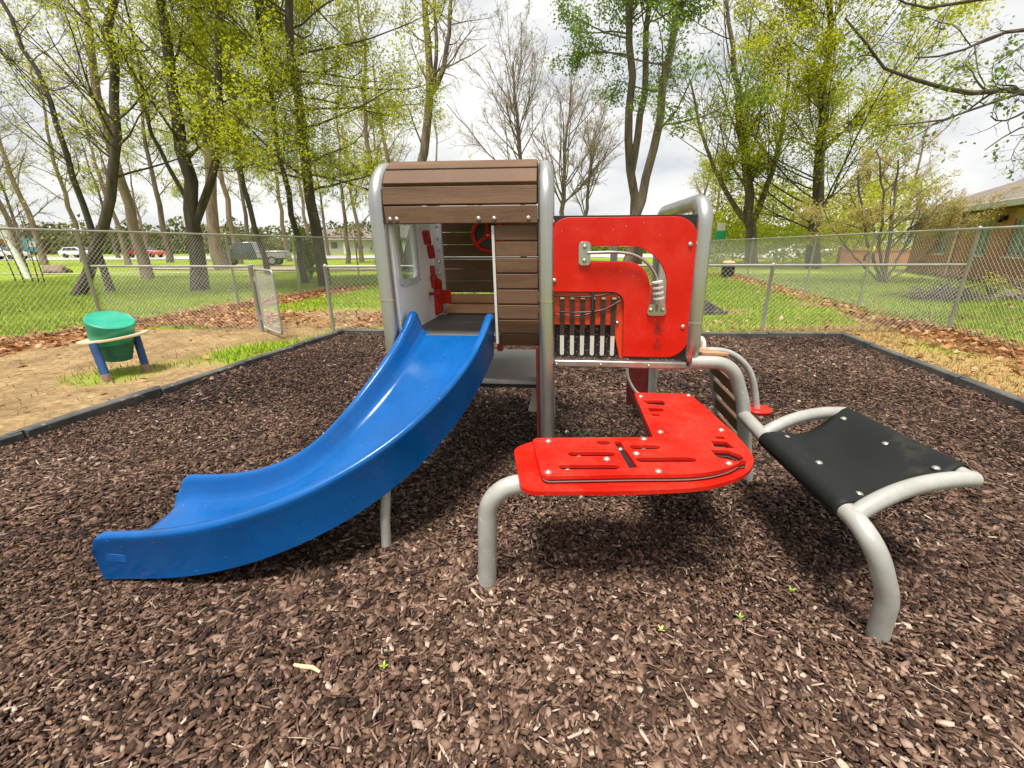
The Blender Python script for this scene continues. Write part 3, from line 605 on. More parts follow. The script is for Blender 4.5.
def zones(p):
    X, Y = p[:, 0], p[:, 1]
    n1, n2, n3 = vnoise(p, 1.3, 1), vnoise(p, .45, 2), vnoise(p, 3.2, 3)
    xl = L1[0]+(Y-L1[1])*(L1[0]-L0[0])/(L1[1]-L0[1]); xr = R1[0]+(Y-R1[1])*(R1[0]-R0[0])/(R1[1]-R0[1])
    fl, fr, iy = FL(Y), FR(Y), inner_Y(X)
    left = (X < xl+.1) & (X > fl-.6) & (Y < 12.5)
    dl = xl-X                                                        # distance from the left border
    dirt = np.where(left, np.clip(.05+dl*.62+(n1-.5)*1.7, 0, 1), 0.)
    dirt = np.where(left & (Y > 8.2), np.clip(1.0-(Y-9.5)/2.0+(n1-.5), 0, 1)*np.clip(1.3-abs(X+4.0)/2.6, 0, 1), dirt)
    rightstrip = (X > xr-.1) & (X < fr+.3) & (Y < iy+.3)
    back = (Y > 7.0) & (Y <= 12) & (X > -3.0) & (X < fr)
    straw = np.where(rightstrip, np.clip(.95+(n1-.5)*.9, 0, 1), 0.)
    straw = np.where(back, np.clip(1.15-(Y-7.2)/3.6+(n1-.5)*1.5, 0, 1), straw)
    lit = np.clip(1.25-abs(X-fr+.35+.5*(n3-.5))/.70, 0, 1)*(.55+.45*(Y < 9))*(Y < 30)*(Y > 1)
    lit = np.maximum(lit, np.clip(1.25-abs(X-fl-.2)/.95, 0, 1)*(Y < 17))
    lit = np.maximum(lit, np.clip(1.3-abs(Y-iy-1.1)/1.1, 0, 1)*(X < -2.3)*(X > fl)*(.4+.6*(abs(X+4.1) > .9)))
    lit = np.clip(lit*(.55+.9*n2), 0, 1)
    return dirt, straw, lit, n1
def axis(c, d0, dn, r0_, far):
    a = list(np.arange(c[0], c[1]+1e-6, d0)); s = d0
    while a[-1] < far[1]: s = min(s*1.25, dn); a.append(a[-1]+s)
    s = d0
    while a[0] > far[0]: s = min(s*1.25, dn); a.insert(0, a[0]-s)
    return np.array(a)
xs = axis((-13, 14), .16, 60, 0, (-900, 900)); ys = axis((-1, 19), .16, 60, 0, (-60, 1500))
XX, YY = np.meshgrid(xs, ys, indexing='ij'); P = np.stack([XX.ravel(), YY.ravel()], 1)
dirt, straw, lit, n1 = zones(P)
Z = (vnoise(P, 2.5, 5)-.5)*.03+(vnoise(P, 9, 6)-.5)*.10*np.clip((np.hypot(P[:, 0], P[:, 1]-4)-9)/10, 0, 1)-.012
Z = np.where(inpoly(P, mulch_poly*1.0), -.10, Z)
ix = np.arange(len(P)).reshape(len(xs), len(ys)); q = np.stack([ix[:-1, :-1], ix[1:, :-1], ix[1:, 1:], ix[:-1, 1:]], -1).reshape(-1, 4)
mt, nt, bs, out = newmat('lawn_and_bare_earth')
def attr(nm): a = nt.nodes.new('ShaderNodeAttribute'); a.attribute_name = nm; return a.outputs['Fac']
g1 = noise(nt, .9, 6, .65); g2 = noise(nt, 14, 5, .7); g3 = noise(nt, 45, 4, .7)
gc = ramp(nt, g1.outputs[0], [(.25, (.12, .20, .012)), (.5, (.21, .30, .016)), (.75, (.31, .37, .03))]).outputs[0]
gc = mixc(nt, ramp(nt, g2.outputs[0], [(.45, (0, 0, 0)), (.75, (.7, .7, .7))]).outputs[0], gc, (.26, .26, .04))
dc = ramp(nt, g2.outputs[0], [(.25, (.13, .08, .04)), (.42, (.27, .18, .085)), (.6, (.40, .28, .14)), (.78, (.50, .38, .22))]).outputs[0]
dc = mixc(nt, ramp(nt, noise(nt, 1.7, 6, .7).outputs[0], [(.42, (0, 0, 0)), (.62, (.75, .75, .75))]).outputs[0], dc, (.15, .095, .045))
sc = ramp(nt, g2.outputs[0], [(.25, (.16, .10, .04)), (.5, (.36, .24, .09)), (.75, (.40, .31, .12))]).outputs[0]
lc = ramp(nt, g3.outputs[0], [(.3, (.09, .04, .016)), (.5, (.25, .12, .05)), (.7, (.42, .23, .10))]).outputs[0]
def sharp(a): return mathn(nt, 'MULTIPLY', mathn(nt, 'SUBTRACT', mathn(nt, 'ADD', a, mathn(nt, 'MULTIPLY', mathn(nt, 'SUBTRACT', g2.outputs[0], .5), .9)), .32), 2.6, True)
c = mixc(nt, sharp(attr('straw')), gc, sc); c = mixc(nt, sharp(attr('dirt')), c, dc); c = mixc(nt, sharp(attr('litter')), c, lc)
nt.links.new(c, bs.inputs['Base Color']); bs.inputs['Roughness'].default_value = .95; bs.inputs['Specular IOR Level'].default_value = .15
bump(nt, bs, g2.outputs[0], .7, .05)
ground = mesh_np('ground', np.column_stack([P, Z]), [q], mt, smooth=True); tag(ground, 'flat ground of green lawn, bare earth and dry grass', kind='structure')
for nm, a in (('dirt', dirt), ('straw', straw), ('litter', lit)):
    x = ground.data.attributes.new(nm, 'FLOAT', 'POINT'); x.data.foreach_set('value', a.astype(np.float32))

# ---- mulch bed and chips -----------------------------------------
mt, nt, bs, out = newmat('mulch_bed'); vn = noise(nt, 38, 6, .75); v2 = noise(nt, 9, 4)
nt.links.new(ramp(nt, vn.outputs[0], [(.3, (.008, .005, .004)), (.55, (.032, .020, .016)), (.75, (.08, .05, .040))]).outputs[0], bs.inputs['Base Color'])
bs.inputs['Roughness'].default_value = .9; bump(nt, bs, vn.outputs[0], .9, .03)
bed = MB().poly_prism([(p[0], p[1], -.11) for p in mulch_poly], (0, 0, .045)).build('mulch_bed', mt, smooth=0); tag(bed, 'dark bed of bark mulch under the play structure', kind='structure')
def scatter(npts, x0, x1, y0, y1):
    return np.column_stack([rng.uniform(x0, x1, npts), rng.uniform(y0, y1, npts)])
def chipset(density, y0, y1, smin, smax):
    p = scatter(int(density*(y1-y0)*11.5), -5.4, 6.1, y0, y1); 
    shrink = mulch_poly.mean(0)+(mulch_poly-mulch_poly.mean(0))*.992
    p = p[inpoly(p, shrink)]
    # only what a camera near this spot can see
    keep = np.abs(p[:, 0]) < 1.9+1.45*np.maximum(p[:, 1], 0); return p[keep], rng.uniform(smin, smax, keep.sum())
sets = [chipset(12500, .15, 2.1, .017, .047), chipset(7800, 2.1, 4.0, .020, .050), chipset(4000, 4.0, 7.75, .027, .063)]
p = np.concatenate([s[0] for s in sets]); Ls = np.concatenate([s[1] for s in sets]); N = len(p)
kind_ = rng.random(N); sliver, plate = kind_ < .16, kind_ > .52
Ls *= np.where(sliver, 1.75, np.where(plate, .80, 1.05))*(.62+.85*vnoise(p, .55, 17))
Wd = Ls*np.where(sliver, rng.uniform(.05, .15, N), np.where(plate, rng.uniform(.45, .95, N), rng.uniform(.20, .48, N))); Th = rng.uniform(.0012, .0042, N)
# torn plate: a slanted quadrilateral with two extra corners somewhere along its long sides
K6 = np.stack([np.stack([np.full(N, -1.), rng.uniform(-.9, -.2, N)], 1), np.stack([rng.uniform(-.5, .5, N), rng.uniform(-1.1, -.8, N)], 1), np.stack([rng.uniform(.7, 1., N), rng.uniform(-.9, -.3, N)], 1),
               np.stack([rng.uniform(.75, 1.05, N), rng.uniform(.2, .9, N)], 1), np.stack([rng.uniform(-.5, .5, N), rng.uniform(.75, 1.1, N)], 1), np.stack([rng.uniform(-1.05, -.7, N), rng.uniform(.3, .9, N)], 1)], 1)
K6[:, :, 0] += K6[:, :, 1]*rng.normal(0, .28, (N, 1))
ol = K6*np.stack([Ls/2, Wd/2], 1)[:, None, :]
top = np.concatenate([ol, np.broadcast_to(Th[:, None, None], (N, 6, 1))*rng.uniform(.6, 1.4, (N, 6, 1))], 2)
top[:, :, 2] += rng.normal(0, 1.6, N)[:, None]*top[:, :, 0]**2+rng.normal(0, 5, N)[:, None]*top[:, :, 1]**2
bot = top.copy(); bot[:, :, 2] -= Th[:, None]*1.5
v = np.concatenate([top, bot], 1)
yaw = rng.uniform(0, 2*math.pi, N); pit = rng.normal(0, .27, N); rol = rng.normal(0, .36, N)
v = rot3(v, yaw, pit, rol)
hz = (vnoise(p, .5, 11)-.5)*.035+(vnoise(p, 1.7, 12)-.5)*.035
def lw(u, v_): return np.array([ORG[0]+u*math.cos(A0)+v_*math.sin(A0), ORG[1]-u*math.sin(A0)+v_*math.cos(A0)])
for u_, v_, a_, r_ in ((-.275, -1.045, .030, .10), (1.325, -1.185, .034, .11), (-.828, -.85, .025, .08), (-.985, 0, .03, .12), (0, 0, .03, .12), (1.33, 0, .03, .11), (.90, 1.02, .03, .12), (-2.45, -.80, -.030, .35), (-2.1, -.85, -.012, .3), (.3, -1.9, -.012, .5)):
    hz = hz+a_*np.exp(-((p-lw(u_, v_))**2).sum(1)/r_**2)
v += np.column_stack([p, hz+rng.uniform(-.016, .020, N)+.008])[:, None, :]
base = (np.arange(N)*12)[:, None]
faces = [base+np.arange(6)[None]]+[np.concatenate([base+np.array([[k, k+6, (k+1) % 6+6, (k+1) % 6]]) for k in range(6)])]
tone = np.clip(rng.beta(1.45, 1.8, N)*.95+.28*(vnoise(p, 1.1, 13)-.5)+.05*np.clip(1.9-p[:, 1], -1, 1), 0, 1); tone = np.where(rng.random(N) < .004, 1, tone)
tone = tone*(1-.22*np.exp(-((p-lw(-2.4, -.8))**2).sum(1)/.3))   # damp, worn chips where feet land
chips = mesh_np('bark_mulch', v.reshape(-1, 3), faces, M['chips'], rnd=np.repeat(tone, 12)); tag(chips, 'loose brown bark mulch chips covering the play area', kind='stuff')

# pale fibres, splinters and a few leaf scraps lying on the mulch
n_ = 900; fp = scatter(n_*2, -4.5, 5.2, .3, 7.4); fp = fp[inpoly(fp, mulch_poly*.98)][:n_]; n_ = len(fp); a_ = rng.uniform(0, 6.28, n_); L_ = rng.uniform(.025, .10, n_)*np.where(rng.random(n_) < .08, 2.2, 1)
d_ = np.column_stack([np.cos(a_), np.sin(a_), rng.normal(0, .12, n_)])*L_[:, None]; c_ = np.column_stack([fp, rng.uniform(.026, .042, n_)]); b_ = np.column_stack([-np.sin(a_), np.cos(a_), np.zeros(n_)])*(L_*rng.normal(0, .12, n_))[:, None]
V, q = tubes(np.stack([c_-d_/2, c_-d_/6+b_, c_+d_/5+b_, c_+d_/2], 1), np.array([[.5, 1, .9, .4]])*rng.uniform(.0009, .0022, n_)[:, None], 4)
M['fibre'] = attrmat('pale_wood_fibre', [(0, (.10, .06, .035)), (.5, (.30, .20, .13)), (1, (.58, .46, .32))], .85)
tag(mesh_np('mulch_splinters', V, [q], M['fibre'], rnd=np.repeat(rng.random(n_), 16)), 'thin pale wood splinters and fibres lying on the mulch', kind='stuff')
# ---- border timbers ----------------------------------------------
def timbers(a, b, nseg, label, hh=.10):
    a, b = np.array(a, float), np.array(b, float); d = (b-a)/nseg; Ld = np.linalg.norm(d); first = None
    for i in range(nseg):
        c = a+d*i
        if first is None:
            mb = MB().poly_prism([(0.004, -.05, -.06), (0.004, .05, -.06), (0.004, .05, hh-.012), (0.004, .036, hh), (0.004, -.036, hh), (0.004, -.05, hh-.012)], (Ld-.008, 0, 0))
            mb.box((-.02, -.03, hh-.002), (.07, .03, hh+.007))
            first = o = mb.build('border_timber', M['timber'], bevel=.004)
        else: o = first.copy(); COL.objects.link(o)
        o.location = (c[0]+random.uniform(-.015, .015), c[1]+random.uniform(-.015, .015), random.uniform(-.012, .012)); o.rotation_euler = (random.uniform(-.03, .03), random.uniform(-.006, .006), math.atan2(d[1], d[0])+random.uniform(-.008, .008))
        tag(o, label, 'border timber', 'plastic timbers edging the mulch')
timbers(L1+(L0-L1)*.008, L0, 9, 'black plastic border timber between the mulch and the bare earth by the green tub')
timbers(L1, R1, 7, 'black plastic border timber at the far edge of the mulch, before the low fence')
timbers(R1, R0, 11, 'black plastic border timber between the mulch and the dry grass by the brick building')

# ================================================================== FENCES
def chain_link(a, b, h, p=.085, r=.0023, z0=.03):
    a, b = np.array(a, float), np.array(b, float); Ld = np.linalg.norm(b-a); d = (b-a)/Ld
    k = np.arange(-h, Ld, p); segs = []
    for sgn in (1, -1):
        s0, s1, za, zb = k.copy(), k+h, np.zeros_like(k), np.full_like(k, h)
        m0 = s0 < 0; za[m0] = -s0[m0]; s0[m0] = 0
        m1 = s1 > Ld; zb[m1] -= (s1[m1]-Ld); s1[m1] = Ld
        if sgn < 0: za, zb = h-za, h-zb
        segs.append(np.stack([s0, za, s1, zb], 1)[(s1-s0) > .02])
    S_ = np.concatenate(segs)
    P0 = np.column_stack([a[0]+d[0]*S_[:, 0], a[1]+d[1]*S_[:, 0], z0+S_[:, 1]]); P1 = np.column_stack([a[0]+d[0]*S_[:, 2], a[1]+d[1]*S_[:, 2], z0+S_[:, 3]])
    pts = np.stack([P0, P1], 1)
    return tubes(pts, np.full(pts.shape[:2], r), 3)
def fence(name, a, b, posts, h, label, cat='fence', group=None, post_r=.030, z0=.03, pmat_=None):
    a, b = np.array(a, float), np.array(b, float)
    e = empty(name, (a[0], a[1], 0), 0, label, cat, group)
    la, lb = np.zeros(2), b-a
    V, q = chain_link(la, lb, h-z0+.02); mesh_np('chain_link', V, [q], M['wire'], e)
    dn = (b-a)/np.linalg.norm(b-a)
    MB().tube([(la[0], la[1], h), (lb[0], lb[1], h)], .021, 8).build('top_rail', M['galv'], e, smooth=60)
    for s_ in posts:
        p = lb*s_
        MB().tube([(p[0], p[1], -.1), (p[0], p[1], h-.02), (p[0], p[1], h-.01), (p[0], p[1], h+.03), (p[0], p[1], h+.045)], [post_r, post_r, post_r*1.15, post_r*1.1, post_r*.3], 12).build('post', M['galv'], e, smooth=60)
    return e
def along(f, ys_, a, b): return [(y-a)/(b-a) for y in ys_]
fence('chain_link_fence', (FL(2), 2), (FL(30), 30), along(FL, (2.3, 5.3, 8.4, 11.7, 14.2, 17.8, 21, 24.2, 27.4, 29.9), 2, 30), 1.80, 'tall wire mesh fence running away behind the green tub, park trees behind it')
fence('chain_link_fence', (FR(2), 2), (FR(36), 36), along(FR, (4.6, 7.75, 10.9, 14.2, 17.6, 21, 24.4, 27.8, 31.2, 34.6), 2, 36), 1.76, 'tall wire mesh fence between the play yard and the brick building')
GL, GR = np.array((-4.69, 8.0)), np.array((-3.31, 7.88))
fence('low_chain_link_fence', (-7.92, 8.4), GL, (.999,), 1.17, 'low wire mesh fence from the tall fence to the open gate', post_r=.042)
fence('low_chain_link_fence', GR, (7.90, 7.74), (.001, .235, .47, .703), 1.17, 'low wire mesh fence crossing behind the play structure, right of the gate', post_r=.030)
# gate, standing open
g0, g1_ = np.array((-4.62, 7.97)), np.array((-4.03, 7.40)); gd = g1_-g0; gd = gd/np.linalg.norm(gd); gl = .92
ge = empty('gate', (*g0, 0), math.atan2(gd[1], gd[0]), 'small wire mesh gate standing open', 'gate')
MB().tube(fillet([(.02, 0, .07), (gl, 0, .07), (gl, 0, 1.13), (.02, 0, 1.13)], .06, 6, True), .019, 10, closed=True).build('gate_frame', M['galv'], ge, smooth=60)
V, q = chain_link((.02, 0), (gl, 0), 1.04, .05, .0019, .08); mesh_np('chain_link', V, [q], M['wire'], ge)
for z in (.25, .95): MB().tube([(-.045, 0, z-.04), (-.045, 0, z+.04)], .034, 10).box((-.05, -.01, z-.02), (.03, .01, z+.02)).build('hinge', M['galv'], ge)
MB().tube([(gl+.03, 0, .62), (gl+.03, 0, .76)], .012, 8).box((gl-.03, -.012, .66), (gl+.04, .012, .70)).build('latch', M['galv'], ge)

# ================================================================== GREEN TUB TABLE
tx = empty('planter_tub', (-4.98, 5.30, 0), R(8), 'teal tub set in a tilted tan board on blue posts', 'planter')
Tb = Matrix.Translation((0, 0, .44)) @ Matrix.Rotation(R(-7), 4, 'Y') @ Matrix.Rotation(R(1), 4, 'X')
MB().lathe([(.370, -.014), (.375, 0), (.370, .014)], 40, Tb @ Matrix.Diagonal((1, .74, 1, 1))).build('board', M['tan_board'], tx)
td = Matrix.Translation((-.02, .0, .45)) @ Matrix.Rotation(R(19), 4, 'Y') @ Matrix.Rotation(R(12), 4, 'X')
MB().lathe([(.205, -.05), (.215, .0), (.232, .18), (.238, .21), (.235, .232), (.225, .24), (.21, .236), (.10, .232)], 40, td).build('tub_rim', M['teal'], tx)
MB().lathe([(.12, -.30), (.145, -.29), (.158, -.22), (.166, -.215), (.166, -.20), (.163, -.195), (.182, -.115), (.191, -.11), (.191, -.095), (.186, -.09), (.20, -.0)], 40, Matrix.Translation((.0, 0, .45)) @ Matrix.Rotation(R(4), 4, 'Y')).build('tub_body', M['drum_green'], tx)
for (x, y, top_, lx) in ((.05, -.36, .42, -.04), (.21, .08, .45, .15)):
    lg = MB().tube([(x+.01, y, -.05), (lx, y+.08, top_)], .043, 14).build('post', M['post_blue'], tx, smooth=60)
    MB().tube([(x+.012, y, -.06), (x-.002, y+.005, .06)], .044, 14).build('post_foot', M['wood_worn'], lg, smooth=60)

# ================================================================== TREES
def resample(P, k):
    P = np.asarray(P, float); d = np.concatenate([[0], np.cumsum(np.linalg.norm(np.diff(P, axis=0), axis=1))]); t = np.linspace(0, d[-1], k)
    return np.stack([np.interp(t, d, P[:, i]) for i in range(3)], 1)
def children(rg, pts, rad, n, t0, t1, ang, ln, lnj, rr, trop, wob, K, flat=0., lenfall=.5, bias=None, rmin=.004):
    """n children on each parent polyline."""
    Np, Kp, _ = pts.shape; t = rg.uniform(t0, t1, (Np, n)); f = t*(Kp-1); i = np.minimum(f.astype(int), Kp-2); w = (f-i)[..., None]
    rows = np.arange(Np)[:, None]; pos = pts[rows, i]*(1-w)+pts[rows, i+1]*w; tan = pts[rows, i+1]-pts[rows, i]; r0_ = rad[rows, i]*(1-w[..., 0])+rad[rows, i+1]*w[..., 0]
    pos = pos.reshape(-1, 3); tan = tan.reshape(-1, 3); r0_ = r0_.reshape(-1); t = t.reshape(-1)
    tan /= np.linalg.norm(tan, axis=1, keepdims=True)+1e-9
    rv = rg.normal(size=tan.shape); rv[:, 2] *= (1-flat); pr = rv-tan*(rv*tan).sum(1, keepdims=True); pr /= np.linalg.norm(pr, axis=1, keepdims=True)+1e-9
    a = np.radians(rg.normal(ang, 10, len(t)))[:, None]; d = tan*np.cos(a)+pr*np.sin(a)
    if bias is not None: d = d+np.asarray(bias)
    if np.isscalar(ln): L_ = ln*rg.uniform(1-lnj, 1+lnj, len(t))
    else: L_ = np.repeat(ln, n)*rg.uniform(1-lnj, 1+lnj, len(t))
    L_ = L_*(1-lenfall*t); out_ = np.zeros((len(t), K, 3)); out_[:, 0] = pos
    d /= np.linalg.norm(d, axis=1, keepdims=True)
    for k in range(1, K):
        d = d+rg.normal(0, wob, d.shape); d[:, 2] += trop; d /= np.linalg.norm(d, axis=1, keepdims=True)
        out_[:, k] = out_[:, k-1]+d*(L_/(K-1))[:, None]
    rs = np.maximum(np.minimum(r0_*rr, L_*.03+.004), rmin); rad_ = rs[:, None]*np.linspace(1, .32, K)[None]
    return out_, np.maximum(rad_, rmin*.55), L_
def leaves_at(rg, pts, nper, size, spread, sj=.35, clump=1):
    N, K, _ = pts.shape; n = N*nper; i = np.repeat(np.arange(N), nper); f = rg.uniform(.25, 1, n)*(K-1); k = np.minimum(f.astype(int), K-2); w = (f-k)[:, None]
    c = pts[i, k]*(1-w)+pts[i, k+1]*w+rg.normal(0, spread, (n, 3))
    s = size*rg.uniform(1-sj, 1+sj, n)
    sh = np.array([[-.5, 0, 0], [0, -.27, .05], [.5, 0, 0], [0, .27, .05]])[None]*s[:, None, None]
    v = rot3(sh, rg.uniform(0, 6.28, n), rg.normal(0, .6, n), rg.normal(0, .7, n))+c[:, None]
    tone = np.repeat(np.clip(rg.beta(2, 2, n)*.75+.35*rg.random(N)[i]-.05, 0, 1), 4)
    return v.reshape(-1, 3), (np.arange(n)*4)[:, None]+np.arange(4)[None], tone
def make_tree(name, label, trunks, spec, bark, twig, leaf=None, seed=0, group=None, cat='tree', base=None, slim=1.):
    """trunks: list of (points, r0, r1). spec: list of dicts for the branch levels."""
    rg = np.random.default_rng(seed); KT = 14
    base = np.array(trunks[0][0][0]) if base is None else np.array(base); base = base*np.array([1, 1, 0])
    pts = np.stack([resample(smoothpath(t_[0], 5), KT) for t_ in trunks])-base
    pts[:, 1:-1] += rg.normal(0, .012, (len(pts), KT-2, 3))*np.linalg.norm(pts[:, -1]-pts[:, 0], axis=1)[:, None, None]*.35
    rad = np.stack([np.linspace(t_[1], t_[2], KT)*slim*(1+.0*rg.random(KT)) for t_ in trunks])
    for i, t_ in enumerate(trunks):
        if len(t_) < 4: rad[i, 0] *= 1.22; rad[i, 1] *= 1.03                               # root flare
    e = empty(name, base, 0, label, cat, group)
    TV, TQ = [], []; off = 0
    def add(lst, pq):
        V_, q_ = pq; lst[0].append(V_); lst[1].append(q_+lst[2][0]); lst[2][0] += len(V_)
    big = ([], [], [0]); fine = ([], [], [0])
    add(big, tubes(pts, rad, 10))
    cur, cr, ln = pts, rad, None; last = None; allv = []
    for li, s_ in enumerate(spec):
        L_ = s_['len'] if ln is None else ln*s_['len']
        cur, cr, ln = children(rg, cur, cr, s_['n'], s_.get('t0', .3), s_.get('t1', 1.), s_['ang'], L_, s_.get('j', .35), s_.get('rr', .6), s_.get('trop', .1), s_.get('wob', .15), s_.get('K', 6), s_.get('flat', 0), s_.get('fall', .5), s_.get('bias'), s_.get('rmin', .004))
        add(big if li == 0 else fine, tubes(cur, cr, 6 if li == 0 else (4 if li == 1 else 3)))
        allv.append(cur)
    mesh_np('trunk', np.concatenate(big[0]), [np.concatenate(big[1])], bark, e, smooth=True)
    Vs, Qs = np.concatenate(fine[0]), np.concatenate(fine[1]); tone = np.zeros(len(Vs)); mi = np.zeros(len(Qs))
    mats = [twig]
    if leaf:
        parts = [(Vs, Qs, tone, mi)]; nb = len(Vs)
        for lv, nper, size, spread in leaf['sets']:
            lp = allv[lv]
            if leaf.get('keep', 1) < 1: lp = lp[rg.random(len(lp)) < leaf['keep']]
            if leaf.get('zmin'): lp = lp[lp[:, -1, 2] > leaf['zmin']]
            if leaf.get('zmax'): lp = lp[lp[:, -1, 2] < leaf['zmax']]
            if len(lp) == 0: continue
            v_, q_, t_ = leaves_at(rg, lp, nper, size, spread); parts.append((v_, q_+nb, t_, np.ones(len(q_)))); nb += len(v_)
        Vs = np.concatenate([x[0] for x in parts]); Qs = np.concatenate([x[1] for x in parts]); tone = np.concatenate([x[2] for x in parts]); mi = np.concatenate([x[3] for x in parts]); mats = [twig, leaf['mat']]
    mesh_np('crown', Vs, [Qs], None, e, rnd=tone, mats=mats, midx=mi)
    return e
def T(px, Y, r0_, r1, *flag, dy=0.):
    P_ = [at(x, y, Y+dy*i) for i, (x, y) in enumerate(px)]; P_[0][2] = -.05 if not flag else P_[0][2]
    return (P_, r0_, r1)+tuple(flag)
LV = lambda n1, l1, a1, n2, n3, **k: [dict(n=int(n1*1.5), len=l1, ang=a1, t0=k.get('t0', .3), trop=k.get('trop', .06), wob=.09, K=8, rr=k.get('rr', .27), fall=.40, flat=k.get('flat', 0)),
      dict(n=n2+1, len=.45, ang=45, t0=.2, rmin=.006, trop=k.get('trop2', .05), wob=.16, K=6, rr=.6, flat=k.get('flat', 0)*.6),
      dict(n=n3, len=.55, ang=42, t0=.15, trop=.04, wob=.16, K=5, rr=.6, rmin=.006),
      dict(n=k.get('n4', 3), len=.6, ang=40, t0=.15, trop=.02, wob=.18, K=4, rr=.65, rmin=.0055)]
lime = lambda n, size=.085, sp=.10, **k: dict(mat=M['leaf_lime'], sets=[(3, n*3, size*.95, sp*1.3), (2, n*2, size*.95, sp*1.7)], **k)

make_tree('leaning_tree', 'dark trunk leaning right and crossing another leaning trunk behind the tall fence', [T([(78, 296), (98, 245), (111, 195), (116, 130), (114, 60), (117, -30), (118, -130)], 14.5, .23, .10)],
          LV(15, 3.2, 60, 5, 5), M['bark_dark'], M['twig'], lime(1, keep=.5), 1, slim=.74)
make_tree('leaning_tree', 'dark thin trunk leaning left and crossing another leaning trunk behind the tall fence', [T([(110, 287), (92, 232), (72, 172), (45, 88), (14, 25), (-25, -40)], 15.6, .17, .07)],
          LV(13, 2.8, 60, 5, 5), M['bark_dark'], M['twig'], lime(1, keep=.35), 2, slim=.66)
make_tree('forked_tree', 'large dark tree forking low into thick limbs, lime leaves among its branches',
          [T([(200, 290), (197, 250), (194, 212), (186, 180), (178, 120), (166, 60), (160, -20), (150, -150)], 16.0, .40, .12),
           T([(196, 222), (212, 185), (220, 140), (219, 90), (221, 20), (224, -120)], 16.0, .21, .08, 1), T([(193, 214), (172, 172), (150, 130), (138, 60), (120, -20)], 16.3, .12, .04, 1),
           T([(200, 206), (222, 150), (240, 143), (272, 150), (300, 150)], 15.5, .11, .03, 1)],
          LV(10, 3.6, 62, 5, 5, flat=.5), M['bark_dark'], M['twig'], lime(2, .09, .12, zmin=3.0, keep=.85), 3, slim=.66)
make_tree('leafy_tree', 'tall tree left of the cabin roof, its long lime branches reaching over it',
          [T([(326, 287), (318, 238), (308, 182), (298, 112), (291, 40), (286, -60), (283, -190)], 17.6, .33, .12)],
          LV(24, 4.9, 78, 6, 6, flat=.55, t0=.22, trop=.02), M['bark_dark'], M['twig'], lime(3, .10, .13, keep=.9), 4, slim=.66)
make_tree('leafy_tree', 'slender dark lime-leaved tree between the forked tree and the thicker one by the cabin',
          [T([(306, 284), (296, 232), (284, 178), (276, 120), (262, 40), (250, -70)], 18.9, .20, .07)],
          LV(18, 3.9, 72, 6, 5, flat=.5), M['bark_dark'], M['twig'], lime(3, .10, .13, keep=.9), 5, slim=.66)
make_tree('leafy_tree', 'slender tree leaning left behind the open gate post, sparse lime leaves',
          [T([(268, 272), (252, 222), (240, 170), (236, 110), (226, 40), (215, -70)], 24, .22, .08)],
          LV(16, 4.6, 70, 6, 5, flat=.5), M['bark_dark'], M['twig'], lime(3, .10, .14, keep=.8), 6, slim=.66)
make_tree('pale_tree', 'pale grey straight tree leaning left behind the crossed trunks', [T([(148, 278), (133, 222), (113, 152), (96, 70), (84, 0), (70, -110)], 22, .33, .12)],
          LV(15, 4.2, 58, 5, 5), M['bark_pale'], M['twig_pale'], lime(1, .1, .14, keep=.5), 7, slim=.75)
make_tree('pale_tree', 'thick pale brown trunk standing just behind the forked tree', [T([(222, 268), (216, 230), (208, 170), (204, 100), (200, 20), (196, -90)], 30, .55, .18)],
          LV(14, 5, 58, 5, 5), M['bark_pale'], M['twig_pale'], lime(1, .12, .16, keep=.5), 8, slim=.72)
make_tree('bare_tree', 'tall bare tree rising behind the cabin roof, splitting into upright stems', [T([(408, 272), (416, 205), (424, 150), (430, 95), (428, 40), (424, -20), (420, -90)], 27, .34, .10), T([(429, 98), (443, 70), (450, 20), (452, -60)], 27, .16, .05, 1), T([(431, 92), (437, 50), (434, 0), (436, -60)], 27.3, .12, .05, 1)],
          LV(9, 4.2, 55, 5, 5, trop=.03, trop2=-.06), M['bark_grey'], M['twig_pale'], dict(mat=M['leaf_lime'], sets=[(3, 1, .10, .1)], keep=.12), 9)
BR = lambda n1, l1: [dict(n=int(n1*1.3), len=l1*1.4, ang=38, t0=.33, trop=.07, wob=.08, K=8, rr=.36, fall=.50), dict(n=7, len=.42, ang=36, t0=.2, trop=.05, wob=.14, K=6, rr=.6), dict(n=6, len=.48, ang=36, t0=.15, trop=.03, wob=.15, K=5, rr=.65, rmin=.007), dict(n=5, len=.55, ang=36, t0=.1, trop=.02, wob=.16, K=4, rr=.7, rmin=.008)]
buds = dict(mat=M['leaf_pink'], sets=[(3, 1, .10, .06)], keep=.35)
make_tree('bare_tree', 'round-topped bare tree against the sky just right of the cabin roof', [T([(524, 262), (523, 200), (520, 150), (515, 100), (513, 62)], 44, .30, .08)], BR(22, 6.4), M['bark_grey'], M['twig_pale'], buds, 10)
make_tree('bare_tree', 'narrow bare tree against the sky behind the top of the red panel', [T([(562, 262), (563, 205), (566, 150), (570, 100), (572, 84)], 42, .28, .06)], BR(20, 5.4), M['bark_grey'], M['twig_pale'], buds, 11)
make_tree('bare_tree', 'low bare tree right of the narrow bare tree, twigs behind the red panel', [T([(584, 262), (586, 215), (590, 170), (592, 140)], 40, .22, .06)], BR(18, 4.6), M['bark_grey'], M['twig_pale'], buds, 12)
G3 = lambda n, **k: dict(mat=M['leaf_green'], sets=[(3, n*2, .145, .22), (2, n*2, .14, .2)], **k)
